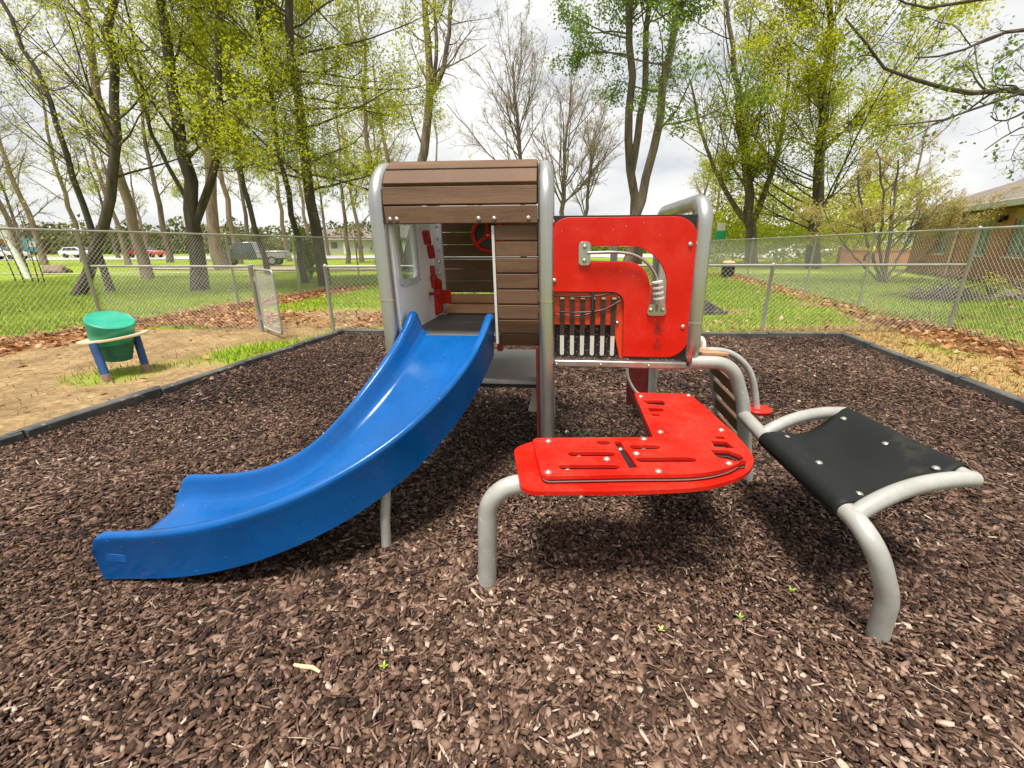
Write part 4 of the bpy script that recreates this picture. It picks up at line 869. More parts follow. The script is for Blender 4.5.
make_tree('twin_trunk_tree', 'tall tree with two pale trunks and a high green crown above the red panel',
          [T([(636, 262), (634, 215), (629, 160), (630, 90), (629, 30), (632, -40), (634, -140)], 24, .30, .12), T([(631, 175), (636, 140), (645, 90), (645, 40), (650, -30), (655, -120)], 24.05, .22, .09, 1)],
          [dict(n=17, len=4.6, ang=68, t0=.50, trop=.05, wob=.10, K=8, rr=.28, fall=.2), dict(n=6, len=.45, ang=48, t0=.2, trop=.03, wob=.16, K=6, rr=.6), dict(n=5, len=.5, ang=42, t0=.15, trop=.0, wob=.18, K=5), dict(n=3, len=.5, ang=40, t0=.15, trop=0, wob=.2, K=4)],
          M['bark_grey'], M['twig'], G3(3, zmin=7.5), 13, slim=.85)
make_tree('green_tree', 'single slanting grey trunk right of the two pale trunks, green leaves high up', [T([(624, 262), (641, 205), (654, 150), (664, 95), (672, 40), (682, -30), (690, -120)], 22.5, .25, .10)],
          [dict(n=16, len=4.6, ang=66, t0=.40, trop=.05, wob=.10, K=8, rr=.28, fall=.2), dict(n=6, len=.45, ang=48, t0=.2, trop=.03, wob=.16, K=6, rr=.6), dict(n=5, len=.5, ang=42, t0=.15, trop=.0, wob=.18, K=5), dict(n=3, len=.5, ang=40, t0=.15, trop=0, wob=.2, K=4)],
          M['bark_grey'], M['twig'], G3(3, zmin=6), 14)
make_tree('spreading_tree', 'many-limbed bare-topped tree left of the yellow-green tree, low lime foliage', [T([(752, 262), (752, 232), (748, 190), (742, 130), (735, 70), (726, 0)], 33, .40, .10), T([(752, 225), (772, 170), (785, 110), (790, 40)], 33, .22, .07, 1), T([(751, 230), (722, 185), (700, 130), (690, 80)], 33, .20, .06, 1)],
          [dict(n=18, len=6.5, ang=48, t0=.2, trop=.08, wob=.09, K=8, rr=.30, fall=.3), dict(n=7, len=.42, ang=42, t0=.15, trop=.05, wob=.15, K=6, rr=.6), dict(n=6, len=.48, ang=40, t0=.15, trop=.03, wob=.16, K=5, rmin=.006), dict(n=3, len=.5, ang=40, t0=.1, trop=.0, wob=.18, K=4, rmin=.006)],
          M['bark_grey'], M['twig'], dict(mat=M['leaf_yellow'], sets=[(3, 14, .19, .28), (2, 9, .18, .3)], zmax=7.6), 15)
make_tree('yellow_green_tree', 'full yellow-green tree with dark trunk beyond the right hand fence, the leafiest in view', [T([(813, 268), (815, 225), (820, 170), (824, 110), (829, 40), (834, -40), (838, -110)], 29, .40, .06)],
          [dict(n=64, len=9.2, ang=62, t0=.07, trop=.08, wob=.08, K=8, rr=.17, fall=.64), dict(n=7, len=.40, ang=42, t0=.2, trop=.05, wob=.15, K=6, rr=.6), dict(n=5, len=.5, ang=40, t0=.15, trop=.03, wob=.16, K=5), dict(n=3, len=.5, ang=40, t0=.15, trop=0, wob=.2, K=4)],
          M['bark_dark'], M['twig'], dict(mat=M['leaf_yellow'], sets=[(3, 9, .15, .26), (2, 9, .15, .30)], keep=.85), 16)
cb_ = np.array(gr(884, 282)); cY = cb_[1]
make_tree('crab_apple_tree', 'small many-stemmed tree with tan pink buds standing before the brick building',
          [T([(880, 290), (872, 255), (862, 215), (858, 175)], cY, .075, .03), T([(882, 290), (888, 250), (894, 200), (898, 160)], cY+.2, .085, .03), T([(884, 290), (902, 250), (925, 215), (950, 190)], cY+.1, .06, .02), T([(884, 290), (880, 250), (884, 200), (876, 150)], cY-.2, .07, .025), T([(884, 290), (915, 262), (950, 235), (975, 205)], cY, .05, .02), T([(880, 290), (860, 262), (835, 232), (822, 205)], cY, .05, .02)],
          [dict(n=9, len=1.9, ang=45, t0=.25, trop=.05, wob=.14, K=7, rr=.55, fall=.3, rmin=.004), dict(n=6, len=.5, ang=42, t0=.15, trop=.05, wob=.16, K=6, rr=.6, rmin=.003), dict(n=5, len=.5, ang=42, t0=.15, trop=.03, wob=.18, K=5, rmin=.0028), dict(n=2, len=.5, ang=40, t0=.15, trop=.0, wob=.2, K=4, rmin=.0025)],
          M['bark_grey'], M['twig_pale'], dict(mat=M['leaf_pink'], sets=[(2, 5, .075, .07), (3, 4, .07, .06)], keep=.85), 17)
# bare limbs of a tree that stands outside the frame on the right
tb_ = at(1235, 300, 8.6)
lims = [([at(1210, 60, 8.6), at(1100, 92, 8.4), at(1010, 88, 8.2), at(940, 88, 8.0), at(895, 68, 7.9), at(862, 40, 7.8), at(845, 18, 7.7)], .075, .012, 1), ([at(1200, 20, 8.8), at(1090, 15, 8.4), at(1010, 32, 8.1), at(960, 52, 7.9), at(915, 58, 7.8)], .06, .010, 1),
        ([at(1210, 90, 8.6), at(1110, 88, 8.3), at(1030, 92, 7.9), at(975, 108, 7.7), at(930, 122, 7.6), at(885, 126, 7.5)], .05, .008, 1), ([at(1205, 140, 8.6), at(1120, 128, 8.3), at(1050, 118, 8.0), at(1000, 138, 7.8), at(985, 150, 7.7)], .04, .008, 1),
        ([at(1200, -40, 8.8), at(1090, -20, 8.4), at(1000, -2, 8.1), at(920, 6, 7.9), at(880, -12, 7.8)], .06, .01, 1)]
tr0 = tb_.copy(); tr0[2] = -.05
make_tree('overhanging_tree', 'tree outside the yard at the right edge with dark bare branches hanging into the sky', [([tr0, at(1225, 150, 8.7), at(1205, 20, 8.8), at(1190, -120, 8.9)], .20, .10)]+lims,
          [dict(n=7, len=1.25, ang=42, t0=.3, trop=.02, wob=.22, K=7, rr=.5, fall=.3, rmin=.004), dict(n=5, len=.5, ang=45, t0=.2, trop=.02, wob=.25, K=6, rr=.6, rmin=.003), dict(n=3, len=.5, ang=45, t0=.2, trop=.0, wob=.25, K=5, rmin=.0026), dict(n=2, len=.5, ang=45, t0=.15, trop=.0, wob=.25, K=4, rmin=.0024)],
          M['bark_dark'], M['twig'], dict(mat=M['leaf_green'], sets=[(3, 4, .075, .05)], keep=.25), 18)

# woodland trunks further off: four kinds, copied
protos = []
for i, (hgt, lean, bk, tw, lf) in enumerate(((15, .6, 'bark_grey', 'twig', 3), (13, -.9, 'bark_pale', 'twig_pale', 0), (16, .3, 'bark_pale', 'twig_pale', 1), (12, 1.2, 'bark_grey', 'twig_pale', 2))):
    pts = [np.array((0, 0, -.05)), np.array((lean*.2, .1, hgt*.25)), np.array((lean*.4, -.1, hgt*.5)), np.array((lean*.9, .1, hgt*.8)), np.array((lean, 0, hgt))]
    e = make_tree('woodland_tree', '', [(pts, .24, .06)], LV(14, 3.6, 55, 5, 5, t0=.25, rr=.3), M[bk], M[tw], dict(mat=M['leaf_lime'], sets=[(3, max(1, lf), .14, .2)], keep=.9 if lf else .25), 30+i)
    protos.append(e)
WL = ['far grey-brown trunk with light lime leaf in the wood beyond the lawn', 'far pale bare trunk leaning left in the wood beyond the lawn', 'far straight pale trunk with scattered lime leaf in the wood beyond the lawn', 'far slim trunk leaning right in the wood beyond the lawn']
spots = [(22, 36, 1), (44, 40, 1), (84, 46, 2), (128, 38, 1), (170, 44, 0), (240, 40, 2), (252, 52, 0), (290, 46, 2), (348, 40, 0), (362, 44, 1), (378, 34, 2), (390, 50, 0), (402, 40, 1), (120, 60, 0), (150, 66, 2), (205, 58, 0), (310, 62, 2), (30, 62, 0), (-20, 40, 1), (330, 70, 0), (440, 62, 2), (470, 70, 3), (690, 62, 3), (712, 70, 0), (860, 60, 0), (895, 66, 2)]
for i, (px, Y, k) in enumerate(spots):
    x, y_ = at(px, 262, Y)[:2]
    o = protos[k] if not protos[k].get('used') else copy_tree(protos[k])
    protos[k]['used'] = 1
    if 'used' in o: pass
    o.location = (x, Y, 0); o.rotation_euler = (0, 0, random.uniform(-.5, .5)+(math.pi if k in (0, 2) and i % 2 else 0)); s_ = random.uniform(.8, 1.15); o.scale = (s_, s_, s_)
    tag(o, WL[k] if px < 480 else 'far tree beyond the right hand part of the lawn, behind the nearer trees', 'tree', 'trees of the wood far behind the fences' if px < 480 else 'far trees behind the right hand trees')
for o in bpy.data.objects:
    if 'used' in o: del o['used']

# saplings (thin wands) and the leaning white post at the left edge
wb = at(28, 283, 19.6)
we = empty('wand_sapling', (wb[0], wb[1], 0), 0, 'clump of thin dark wands growing beside the white leaning post', 'sapling')
rg = np.random.default_rng(5); pts = []
for dx, tx_, hh in ((-.5, -1.0, 3.2), (-.15, -.75, 3.6), (.25, -.25, 3.8), (.5, .55, 3.4), (.75, .62, 3.0)):
    pts.append(np.stack([np.array((dx+(tx_-dx)*k**1.2, .1*k, hh*k)) for k in np.linspace(0, 1, 7)]))
pts = np.stack(pts); V, q = tubes(pts, np.linspace(.028, .008, 7)[None].repeat(5, 0), 6); mesh_np('stem', V, [q], M['twig'], we, smooth=True)
sub, sr, _ = children(rg, pts, np.full((5, 7), .02), 9, .3, 1, 40, 1.3, .4, .5, .05, .15, 5); V, q = tubes(sub, sr, 3)
lv, lq, ltn = leaves_at(rg, sub, 3, .08, .08); mesh_np('crown', np.concatenate([V, lv]), [np.concatenate([q, lq+len(V)])], None, we, rnd=np.concatenate([np.zeros(len(V)), ltn]), mats=[M['twig'], M['leaf_lime']], midx=np.concatenate([np.zeros(len(q)), np.ones(len(lq))]))
wp = at(29, 276, 22); o = MB().tube([(0, 0, -.2), (-.30, 0, 1.2), (-.62, 0, 2.45)], [.13, .12, .11], 12).lathe([(.115, 0), (.13, .02), (.05, .06)], 12, Matrix.Translation((-.62, 0, 2.45)) @ Matrix.Rotation(R(-14), 4, 'Y')).build('leaning_post', M['white'], smooth=60)
o.location = (wp[0], wp[1], 0); tag(o, 'white painted post leaning left among the thin wands', 'post')
bs_ = at(59, 272, 27); rgm = MB(); bmesh.ops.create_icosphere(rgm.bm, subdivisions=3, radius=.5)
for v_ in rgm.bm.verts:
    v_.co.x *= 1.5; v_.co.z *= .75; v_.co *= 1+.18*math.sin(v_.co.x*7+v_.co.y*5)+.10*math.sin(v_.co.z*11+v_.co.y*9)
o = rgm.build('boulder', M['stone'], smooth=60); o.location = (bs_[0], bs_[1], .12); tag(o, 'brown boulder lying on the lawn beyond the crossed trunks', 'boulder')

# far thickets (nobody could count the bushes)
def thicket(name, label, x0, x1, y0, y1, hgt, n, size, mat, seed, nseed=21):
    rg = np.random.default_rng(seed); c = np.column_stack([rg.uniform(x0, x1, n), rg.uniform(y0, y1, n)])
    top_ = hgt*(.35+.9*vnoise(c, 5.5, nseed)); z = rg.random(n)**.8*top_
    s = size*rg.uniform(.6, 1.4, n); sh = np.array([[-.5, 0, 0], [0, -.35, .1], [.5, 0, 0], [0, .35, .1]])[None]*s[:, None, None]
    v = rot3(sh, rg.uniform(0, 6.28, n), rg.normal(0, .8, n), rg.normal(0, .8, n))+np.column_stack([c, z])[:, None]
    tone = np.repeat(np.clip(rg.beta(2, 2, n)*.7+.5*(vnoise(c, 4, nseed+1)-.3), 0, 1), 4)
    o = mesh_np(name, v.reshape(-1, 3), [(np.arange(n)*4)[:, None]+np.arange(4)[None]], mat, rnd=tone); return tag(o, label, kind='stuff')
thicket('undergrowth', 'far muted green undergrowth of the wood across the road', -150, -12, 92, 108, 6.2, 24000, .75, M['leaf_far'], 41)
thicket('undergrowth', 'far green undergrowth behind the play yard and the red panel', -12, 70, 80, 100, 5.5, 16000, .7, M['leaf_green'], 42, 25)
thicket('undergrowth', 'bright yellow-green bushes under the spreading tree beyond the fence', 15, 33, 35, 42, 6.6, 22000, .20, M['leaf_yellow'], 43, 27)

# ================================================================== ROADS AND PATHS
def strip(name, pts, w, mat, label, z):
    P_ = [np.array(p, float) for p in pts]; V = []
    for i, p in enumerate(P_):
        d = P_[min(i+1, len(P_)-1)]-P_[max(i-1, 0)]; d /= np.linalg.norm(d); nv = np.array((-d[1], d[0])); V += [(*(p+nv*w/2), z), (*(p-nv*w/2), z)]
    f = np.array([[2*i, 2*i+1, 2*i+3, 2*i+2] for i in range(len(P_)-1)])
    return tag(mesh_np(name, np.array(V), [f], mat), label, kind='structure')
strip('road', [(-190, 62), (-60, 60), (-30, 62), (40, 66), (140, 72)], 17, M['asphalt'], 'pale road crossing far behind the lawn', .06)
strip('path', [(-70, 29), (-25, 25.5), (-12, 27.0), (-9.0, 29.0)], .32, M['path'], 'thin pale path across the lawn', .05)
strip('driveway', [(-26, 33), (-14, 31), (-6, 31), (8, 34)], 5.0, M['gravel_tan'], 'tan driveway behind the gate', .055)
strip('parking_lot', [(12, 58), (60, 52), (95, 50)], 9, M['asphalt'], 'pale parking lot beyond the right hand fence', .065)

# ================================================================== VEHICLES
def vehicle(name, label, loc, rz, Lc, body, bodymat, shape='car', detail=True, group=None):
    e = empty(name, (loc[0], loc[1], .03), rz, label, 'pickup truck' if shape == 'pickup' else 'car', group)
    wdt = .90
    if shape == 'pickup': pr = [(-2.7, .48), (-2.72, .98), (-.55, 1.02), (-.35, 1.72), (-.1, 1.80), (.75, 1.78), (1.35, 1.16), (2.55, 1.05), (2.68, .85), (2.68, .48)]; g = [(-.42, 1.10), (-.22, 1.66), (.70, 1.64), (1.18, 1.14)]
    else: pr = [(-2.15, .42), (-2.2, .92), (-1.75, 1.0), (-1.35, 1.42), (.25, 1.45), (.95, .98), (2.0, .86), (2.15, .68), (2.15, .42)]; g = [(-1.55, 1.0), (-1.22, 1.36), (.20, 1.38), (.80, 1.0)]
    MB().poly_prism([(x, -wdt, z) for x, z in pr], (0, 2*wdt, 0)).build('body', bodymat, e, bevel=.07)
    for sy in (-1, 1):
        MB().poly_prism([(x, sy*(wdt+.004), z) for x, z in g], (0, sy*.012, 0)).build('window', M['glass'], e)
    a, b = (.82, 1.30) if shape == 'pickup' else (.33, .98); za, zb = (1.76, 1.20) if shape == 'pickup' else (1.42, 1.0)
    MB().poly_prism([(a, -.74, za), (a, .74, za), (b, .78, zb), (b, -.78, zb)], (.02, 0, .02)).build('windscreen', M['glass'], e)
    wr = .37 if shape == 'pickup' else .31
    for x in ((-1.65, 1.75) if shape == 'pickup' else (-1.35, 1.35)):
        for sy in (-1, 1):
            mt_ = Matrix.Translation((x, sy*.80, wr)) @ Matrix.Rotation(R(90), 4, 'X')
            w_ = MB().lathe([(wr-.03, -.12), (wr, -.09), (wr, .09), (wr-.03, .12)], 20, mt_).build('wheel', M['tyre'], e)
            if detail: MB().lathe([(wr*.6, -.128), (wr*.6, .128)], 16, mt_).build('rim', M['rim'], w_)
    if shape == 'pickup':
        MB().box((-2.6, -.86, 1.0), (-.55, .86, 1.12)).build('bed_cover', M['car_silver'], e, bevel=.03)
        for sy in (-1, 1): MB().box((-2.69, sy*.905-.006, .58), (-.62, sy*.905+.006, .96)).build('bed_side', M['car_silver'], e, bevel=.004)
        MB().box((2.66, -.62, .66), (2.72, .62, .96)).build('grille', M['tyre'], e)
        for sy in (-1, 1): MB().box((2.66, sy*.76-.12, .78), (2.73, sy*.76+.12, .98)).build('headlight', M['fascia'], e, bevel=.02)
        MB().box((2.62, -.9, .44), (2.78, .9, .60)).build('bumper', M['car_silver'], e, bevel=.03)
    return e
pk = at(255, 271, 36)
vehicle('pickup_truck', 'dark pickup truck with silver bed cover parked behind the trees beyond the gate', (pk[0], 36), R(192), 5.4, None, M['car_dark'], 'pickup')
for i, (px, Y, mt_, lb, rz) in enumerate(((6, 55, 'car_white', 'white car at the left edge on the far road', 4), (82, 62, 'car_white', 'white car on the far road left of the red car', 2), (147, 62, 'car_red', 'red car on the far road', 2), (790, 54, 'car_white', 'white car in the parking lot left of the yellow-green tree trunk', 175), (838, 52, 'car_silver', 'silver car in the parking lot right of the yellow-green tree trunk', 170))):
    p_ = at(px, 258, Y); vehicle('parked_car', lb, (p_[0], Y), R(rz), 4.4, None, M[mt_], 'car', False, 'cars far off')

# ================================================================== BUILDINGS
# brick building on the right: long wall running away
w0, w1 = np.array((16.6, 10.6)), np.array((23.6, 26.6)); dv = w1-w0; Lw = float(np.linalg.norm(dv))
sc_e = empty('brick_building', (*w0, 0), math.atan2(dv[1], dv[0]), 'low brown brick building with a shingle roof behind the crab apple tree', 'building')
# local x runs along the wall (away), local -y faces... the yard side is +y
wins = [(4.6, 1.05, 5.7, 2.45), (7.0, 1.05, 8.2, 2.45), (9.6, 1.05, 10.7, 2.45), (2.0, 1.05, 3.2, 2.45), (13.2, 1.05, 14.2, 2.45)]
HW = 2.95
MB().panel([(0, 0), (Lw, 0), (Lw, HW), (0, HW)], [[(a, b), (c_, b), (c_, d_), (a, d_)] for a, b, c_, d_ in wins], lambda a, b: (a, -.0, b), (0, -.25, 0)).box((0, -9, 0), (.25, -.26, HW)).box((Lw-.25, -9, 0), (Lw, -.26, HW)).box((.26, -9, 0), (Lw-.26, -8.75, HW)).build('wall', M['brick'], sc_e, smooth=0)
ov = .75
rf = MB()
rf.poly_prism([(-ov, ov, HW+.02), (Lw+ov, ov, HW+.02), (Lw-3.5, -4.5, HW+2.1), (3.5, -4.5, HW+2.1)], (0, 0, .12)).poly_prism([(-ov, -9.7, HW+.02), (Lw+ov, -9.7, HW+.02), (Lw-3.5, -4.52, HW+2.1), (3.5, -4.52, HW+2.1)], (0, 0, .12))
rf.poly_prism([(Lw+ov, ov-.01, HW+.02), (Lw+ov, -9.69, HW+.02), (Lw-3.49, -4.5, HW+2.1)], (0, 0, .12)).poly_prism([(-ov, ov-.01, HW+.02), (-ov, -9.69, HW+.02), (3.49, -4.5, HW+2.1)], (0, 0, .12))
roof_b = rf.build('roof', M['roof_brown'], sc_e, smooth=0)
MB().box((-ov, ov+.01, HW-.10), (Lw+ov, ov+.09, HW+.15)).build('gutter', M['fascia'], roof_b, bevel=.02)
MB().box((-ov+.02, .02, HW-.09), (Lw+ov-.02, ov, HW-.02)).build('soffit', M['soffit'], roof_b)
for a, b, c_, d_ in wins:
    wf_ = MB().panel([(a, b), (c_, b), (c_, d_), (a, d_)], [[(a+.06, b+.06), ((a+c_)/2-.03, b+.06), ((a+c_)/2-.03, d_-.06), (a+.06, d_-.06)], [((a+c_)/2+.03, b+.06), (c_-.06, b+.06), (c_-.06, d_-.06), ((a+c_)/2+.03, d_-.06)]], lambda x, z: (x, -.06, z), (0, -.07, 0)).build('window', M['frame_grey'], sc_e, smooth=0)
    MB().box((a+.02, -.16, b+.02), (c_-.02, -.14, d_-.02)).build('pane', M['curtain_green'], wf_)
    MB().box((a-.06, .003, b-.10), (c_+.06, .06, b-.01)).build('sill', M['fascia'], wf_, bevel=.01)
    MB().box((a-.02, .003, d_+.02), (c_+.02, .02, HW-.12)).build('lintel_panel', M['tan_block'], wf_)
MB().tube([(12.3, .08, .02), (12.3, .08, 2.75)], .05, 8).build('downpipe', M['white'], sc_e, smooth=60)
MB().box((8.72, .005, 2.42), (8.98, .16, 2.60)).box((8.78, .1, 2.34), (8.92, .24, 2.46)).build('wall_lamp', M['black'], sc_e, bevel=.02)
# low brick yard wall further back
bwp = np.array((24.8, 33.5)); o = MB().box((0, -.15, -.1), (5.0, .15, 1.05)).box((-.05, -.2, 1.052), (5.05, .2, 1.14)).box((-.3, -.28, -.1), (-.06, .28, 1.3)).build('brick_garden_wall', M['brick'], smooth=0); o.location = (*bwp, 0); o.rotation_euler = (0, 0, R(-12)); tag(o, 'low brick wall beyond the fence left of the crab apple tree', 'wall')
def house(label, loc, rz, w, d, h, rh, wallm, roofm):
    e = empty('house', (*loc, 0), rz, label, 'house')
    MB().box((-w/2, -d/2, -.1), (w/2, d/2, h)).build('wall', wallm, e)
    MB().poly_prism([(-w/2-.4, -d/2-.5, h+.01), (-w/2-.4, d/2+.5, h+.01), (-w/2-.4, 0, h+rh)], (w+.8, 0, 0)).build('roof', roofm, e)
    for x in (-w*.3, w*.05, w*.33):
        MB().box((x-.6, -d/2-.04, 1.0), (x+.6, -d/2-.003, 2.2)).build('window', M['glass'], e)
    MB().box((-w*.14-.5, -d/2-.05, 0), (-w*.14+.5, -d/2-.003, 2.1)).build('door', M['white'], e)
hp = at(-2, 255, 92); house('far reddish brown house at the left edge across the road', (hp[0], 92), R(8), 14, 8, 3, 2.6, M['brick'], M['roof_brown'])
hp = at(362, 258, 96); house('far pale house with a grey roof seen between trunks left of the cabin', (hp[0], 96), R(4), 14, 8, 2.6, 2.2, M['siding'], M['roof_brown'])
hp = at(420, 258, 90); house('far white house mostly hidden behind the cabin', (hp[0], 90), R(-4), 13, 8, 2.9, 2.4, M['fascia'], M['roof_brown'])

# ================================================================== SMALL THINGS IN THE YARD
p_ = at(718, 252, 32); sg = empty('street_sign', (p_[0], 32, 0), R(4), 'white over green sign on two thin posts beyond the far end of the yard', 'sign')
for x in (-.25, .25): MB().tube([(x, .03, -.1), (x, .03, 1.9)], .03, 8).build('post', M['galv'], sg, smooth=60)
MB().box((-.40, -.02, 1.78), (.40, .02, 2.42)).build('green_board', M['sign_green'], sg, bevel=.02); MB().box((-.30, -.02, 2.44), (.30, .02, 2.95)).build('white_board', M['fascia'], sg, bevel=.02)
p_ = at(36, 256, 50); s2 = empty('notice_board', (p_[0], 50, 0), 0, 'small teal board on posts near the far road at the left', 'sign')
for x in (-.8, .8): MB().tube([(x, 0, -.1), (x, 0, 2.6)], .06, 8).build('post', M['galv'], s2)
MB().box((-1.0, -.05, 1.0), (1.0, .05, 2.4)).build('board', pmat('teal_sign', (.03, .22, .30), .5), s2, bevel=.03)
MB().box((-.5, -.06, 1.5), (.6, -.052, 2.1)).build('board_face', M['fascia'], s2)
p_ = gr(727, 277); o_ = empty('barrel', (p_[0], p_[1], 0), 0, 'black barrel with peach lid standing on the grass behind the low fence', 'barrel')
MB().lathe([(.24, -.02), (.28, .03), (.30, .35), (.28, .60), (.25, .62)], 28).build('drum', M['black'], o_); MB().lathe([(.24, .622), (.29, .64), (.29, .69), (.22, .75), (.06, .78)], 28).build('lid', M['peach'], o_)
p_ = gr(708, 312); o_ = MB().poly_prism([(-.55, -.3, 0), (.28, -.3, 0), (.28, -.3, .05), (-.40, -.3, .42), (-.55, -.3, .42)], (0, .6, 0)).box((-.6, -.33, -.02), (.31, -.302, .07)).build('play_ramp', M['timber'], bevel=.02); o_.location = (p_[0], p_[1], 0); tag(o_, 'black wedge shaped ramp on the grass beside the tunnel frame', 'ramp')
p_ = at(873, 246, 11.4); fe = empty('bird_feeder', (p_[0], 11.4, 0), 0, 'yellow bird feeder on a thin pole before the crab apple tree', 'bird feeder')
MB().tube([(0, 0, -.1), (0, 0, 1.30)], .016, 8).build('pole', M['black'], fe)
MB().lathe([(.03, 1.30), (.055, 1.33), (.065, 1.38), (.055, 1.44), (.02, 1.48)], 18).build('hopper', M['yellow'], fe, smooth=60); MB().tube([(-.02, 0, 1.35), (-.14, 0, 1.22), (-.13, 0, 1.10)], .03, 8).build('perch', M['black'], fe)
# brush pile by the fence
rg = np.random.default_rng(9); n_ = 150; c = np.column_stack([rg.normal(0, .55, n_), rg.normal(0, .3, n_), np.abs(rg.normal(.05, .14, n_))]); dr = rg.normal(size=(n_, 3))*np.array([1, .6, .35]); dr /= np.linalg.norm(dr, axis=1, keepdims=True); L_ = rg.uniform(.4, 1.3, n_)[:, None]
pts = np.stack([c-dr*L_/2, c+rg.normal(0, .04, (n_, 3)), c+dr*L_/2], 1); V, q = tubes(pts, np.linspace(1, .5, 3)[None]*rg.uniform(.006, .022, n_)[:, None], 4); V[:, 2] = np.maximum(V[:, 2], .01)
o_ = mesh_np('brush_pile', V, [q], M['twig']); p_ = gr(952, 302); o_.location = (p_[0]+.3, p_[1]+.6, 0); tag(o_, 'low heap of dark cut branches on the lawn before the brick building', 'brush pile')
o_ = o_.copy(); o_.data = o_.data.copy(); o_.data.materials[0] = M['twig_pale']; COL.objects.link(o_); p_ = gr(1000, 300); o_.location = (p_[0]+1.4, p_[1]+.3, 0); o_.rotation_euler = (0, 0, .5); o_.scale = (1.3, 1.2, 1.0); tag(o_, 'heap of pale dry branches at the right edge behind the tall fence', 'brush pile')
# ivy bush wrapped round a trunk beyond the gate
def bush(label, p, rx, rz_, n, size, mat, seed):
    rg = np.random.default_rng(seed); e = empty('shrub', (p[0], p[1], 0), 0, label, 'shrub'); st_ = []
    for k in range(7): a = rg.uniform(0, 6.28); st_.append(np.stack([np.array((math.cos(a)*rx*.7*u, math.sin(a)*rx*.7*u, rz_*.85*u)) for u in np.linspace(0, 1, 5)]))
    st_ = np.stack(st_); V, q = tubes(st_, np.linspace(.03, .008, 5)[None].repeat(7, 0), 5); mesh_np('stem', V, [q], M['twig'], e)
    d = rg.normal(size=(n, 3)); d /= np.linalg.norm(d, axis=1, keepdims=True); c = d*(rg.random((n, 1))**.5)*np.array([rx, rx, rz_/2])*(1+.3*np.sin(d[:, :1]*5+seed))+np.array([0, 0, rz_*.5])
    s = size*rg.uniform(.6, 1.4, n); sh = np.array([[-.5, 0, 0], [0, -.35, .1], [.5, 0, 0], [0, .35, .1]])[None]*s[:, None, None]
    v = rot3(sh, rg.uniform(0, 6.28, n), rg.normal(0, .8, n), rg.normal(0, .8, n))+c[:, None]; v[:, :, 2] = np.maximum(v[:, :, 2], .01)
    mesh_np('crown', v.reshape(-1, 3), [(np.arange(n)*4)[:, None]+np.arange(4)[None]], mat, e, rnd=np.repeat(rg.random(n), 4))
p_ = at(310, 272, 21); bush('green shrub between two trunks beyond the open gate', (p_[0], 21), .55, 2.2, 1400, .13, M['leaf_green'], 3)
p_ = at(996, 275, 13.2); bush('loose pale green shrub before the windows of the brick building', (p_[0], 13.2), .55, .75, 260, .06, M['leaf_yellow'], 4)

# ================================================================== GRASS AND LEAVES
def blades(name, p, hmin, hmax, w, mat, tone, label):
    n = len(p); h = rng.uniform(hmin, hmax, n); a = rng.uniform(0, 6.28, n); ln = rng.normal(0, .45, (n, 2))*h[:, None]
    dx = np.stack([np.cos(a), np.sin(a)], 1)*w/2; b0 = np.column_stack([p-dx, np.full(n, -.02)]); b1 = np.column_stack([p+dx, np.full(n, -.02)]); tp = np.column_stack([p+ln, h])
    V = np.stack([b0, b1, tp], 1).reshape(-1, 3); f = (np.arange(n)*3)[:, None]+np.arange(3)[None]
    return tag(mesh_np(name, V, [f], mat, rnd=np.repeat(tone, 3)), label, kind='stuff')
p = scatter(520000, -24, 19, 1.5, 24); p = p[(p[:, 1] > .75*np.abs(p[:, 0])-1.2)]
d_, s_, l_, nn1 = zones(p); ins = inpoly(p, mulch_poly+np.array([[-.12, 0], [-.12, .12], [.12, .12], [.12, 0]]))
pg = (1-np.clip(d_*1.3, 0, 1))*(1-np.clip(s_*1.15, 0, 1))*(1-np.clip(l_*1.5, 0, 1)); kp = (~ins) & (rng.random(len(p)) < pg*np.clip(1.25-p[:, 1]/30, .2, 1))
gp = p[kp]; blades('grass', gp, .03, .095, .012, M['grass'], np.clip(rng.beta(2, 2, len(gp))*.7+.5*(vnoise(gp, 1.8, 31)-.35), 0, 1), 'short green lawn grass outside the mulch')
kp = (~ins) & (rng.random(len(p)) < np.clip(s_, 0, 1)*.9+np.clip(d_, 0, 1)*.05); gp = p[kp]; blades('dry_grass', gp, .015, .055, .011, M['straw'], rng.random(len(gp)), 'dry yellow grass in the strips beside the mulch')
p = scatter(150000, -12, 15, 1.5, 24); _, _, l_, _ = zones(p); ins = inpoly(p, mulch_poly+np.array([[-.12, 0], [-.12, .12], [.12, .12], [.12, 0]])); kp = (~ins) & (rng.random(len(p)) < np.clip(l_, 0, 1)**1.2*.95+.012+.06*(p[:, 0] > 3)*(p[:, 1] < 9)); p = p[kp]; n = len(p)
s = rng.uniform(.06, .135, n); sh = np.array([[-.5, 0, .0], [-.1, -.3, .10], [.5, 0, .03], [-.1, .3, .08]])[None]*s[:, None, None]
v = rot3(sh, rng.uniform(0, 6.28, n), rng.normal(0, .35, n), rng.normal(0, .45, n))+np.column_stack([p, rng.uniform(.005, .05, n)])[:, None]
tag(mesh_np('fallen_leaves', v.reshape(-1, 3), [(np.arange(n)*4)[:, None]+np.arange(4)[None]], M['litter'], rnd=np.repeat(rng.random(n), 4)), 'brown fallen leaves drifted along the fences', kind='stuff')
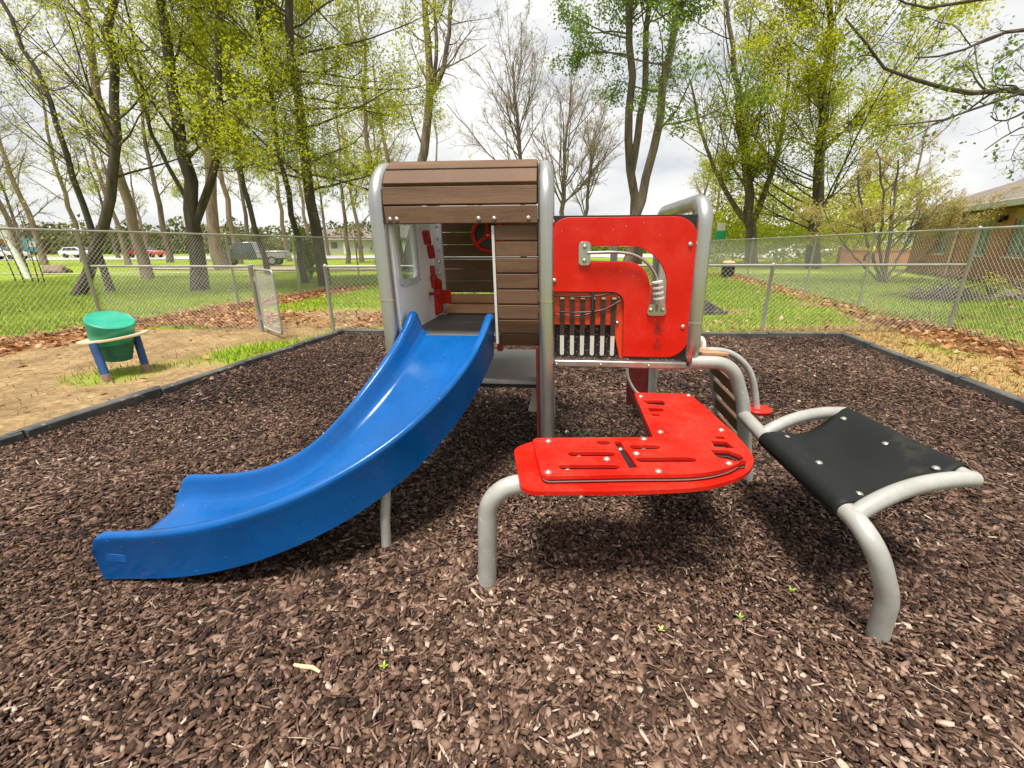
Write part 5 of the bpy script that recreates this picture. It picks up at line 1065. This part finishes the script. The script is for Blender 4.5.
# green sprigs and a pale stick on the mulch
for i, (x, y, lb) in enumerate(((385, 675, 'tiny bright green sprig on the mulch near the pale stick'), (738, 625, 'tiny bright green sprig on the mulch right of the red desk'), (660, 638, 'pale yellow-green leaf on the mulch below the red desk'), (790, 598, 'tiny green leaf on the mulch under the sling seat'))):
    q0 = gr(x, y); mb = MB()
    for k in range(4):
        a = k*1.7+i; d = Vector((math.cos(a), math.sin(a), .55)); pz = Vector((0, 0, .03)); sd = d.cross(Vector((0, 0, 1))).normalized()*.004
        mb.poly_prism([pz, pz+d*.009+sd, pz+d*.019, pz+d*.009-sd], (0, 0, .001))
    o_ = mb.build('sprig', pmat('sprig_green', (.25, .42, .03) if i != 2 else (.5, .5, .12), .6), smooth=0); o_.location = (q0[0], q0[1], .012); tag(o_, lb, 'sprig')
q0 = gr(309, 676); o_ = MB().tube([(-.055, .006, 0), (-.02, 0, .004), (.02, .002, .003), (.055, -.010, 0)], [.006, .008, .008, .005], 8).build('stick', pmat('pale_stick', (.62, .45, .26), .8), smooth=60); o_.location = (q0[0], q0[1], .040); o_.rotation_euler = (0, 0, -.12); tag(o_, 'pale tan stick lying on the mulch', 'stick')

# ================================================================== LIGHT, SKY
SUN_EL, SUN_AZ = 72.0, 205.0          # azimuth clockwise from +Y
w = bpy.data.worlds.new('World'); scene.world = w; w.use_nodes = True; nt = w.node_tree; nt.nodes.clear()
out = nt.nodes.new('ShaderNodeOutputWorld'); bg = nt.nodes.new('ShaderNodeBackground'); nt.links.new(bg.outputs[0], out.inputs[0])
sky = nt.nodes.new('ShaderNodeTexSky'); sky.sky_type = 'NISHITA'; sky.sun_disc = False; sky.sun_elevation = R(SUN_EL); sky.sun_rotation = R(SUN_AZ)
tc = nt.nodes.new('ShaderNodeTexCoord'); mp = nt.nodes.new('ShaderNodeMapping'); mp.inputs['Scale'].default_value = (1, 1, 2.6); nt.links.new(tc.outputs['Generated'], mp.inputs[0])
cn = nt.nodes.new('ShaderNodeTexNoise'); cn.inputs['Scale'].default_value = 2.1; cn.inputs['Detail'].default_value = 7; cn.inputs['Roughness'].default_value = .58; nt.links.new(mp.outputs[0], cn.inputs[0])
cov = ramp(nt, cn.outputs[0], [(.34, (.86, .86, .86)), (.50, (1, 1, 1))]).outputs[0]
cn2 = nt.nodes.new('ShaderNodeTexNoise'); cn2.inputs['Scale'].default_value = 3.4; cn2.inputs['Detail'].default_value = 6; nt.links.new(mp.outputs[0], cn2.inputs[0])
cc = ramp(nt, cn2.outputs[0], [(.30, (5.8, 6.4, 7.3)), (.45, (9.0, 9.2, 9.4)), (.58, (11.0, 10.9, 10.7))]).outputs[0]
nt.links.new(mixc(nt, cov, sky.outputs[0], cc), bg.inputs[0]); bg.inputs[1].default_value = .060
sl_ = bpy.data.lights.new('sun', 'SUN'); sl_.energy = 4.1; sl_.angle = R(15); sl_.color = (1, .95, .88); so_ = bpy.data.objects.new('sun', sl_); COL.objects.link(so_)
az, el = R(SUN_AZ), R(SUN_EL); dvec = Vector((math.sin(az)*math.cos(el), math.cos(az)*math.cos(el), math.sin(el)))
so_.rotation_euler = (-dvec).to_track_quat('-Z', 'Y').to_euler(); so_.location = (0, 0, 30)
vs = scene.view_settings; vs.view_transform = 'Standard'; vs.look = 'None'; vs.gamma = 1; vs.use_curve_mapping = False; vs.exposure = 0.66
scene.cycles.max_bounces = 6; scene.cycles.transparent_max_bounces = 8
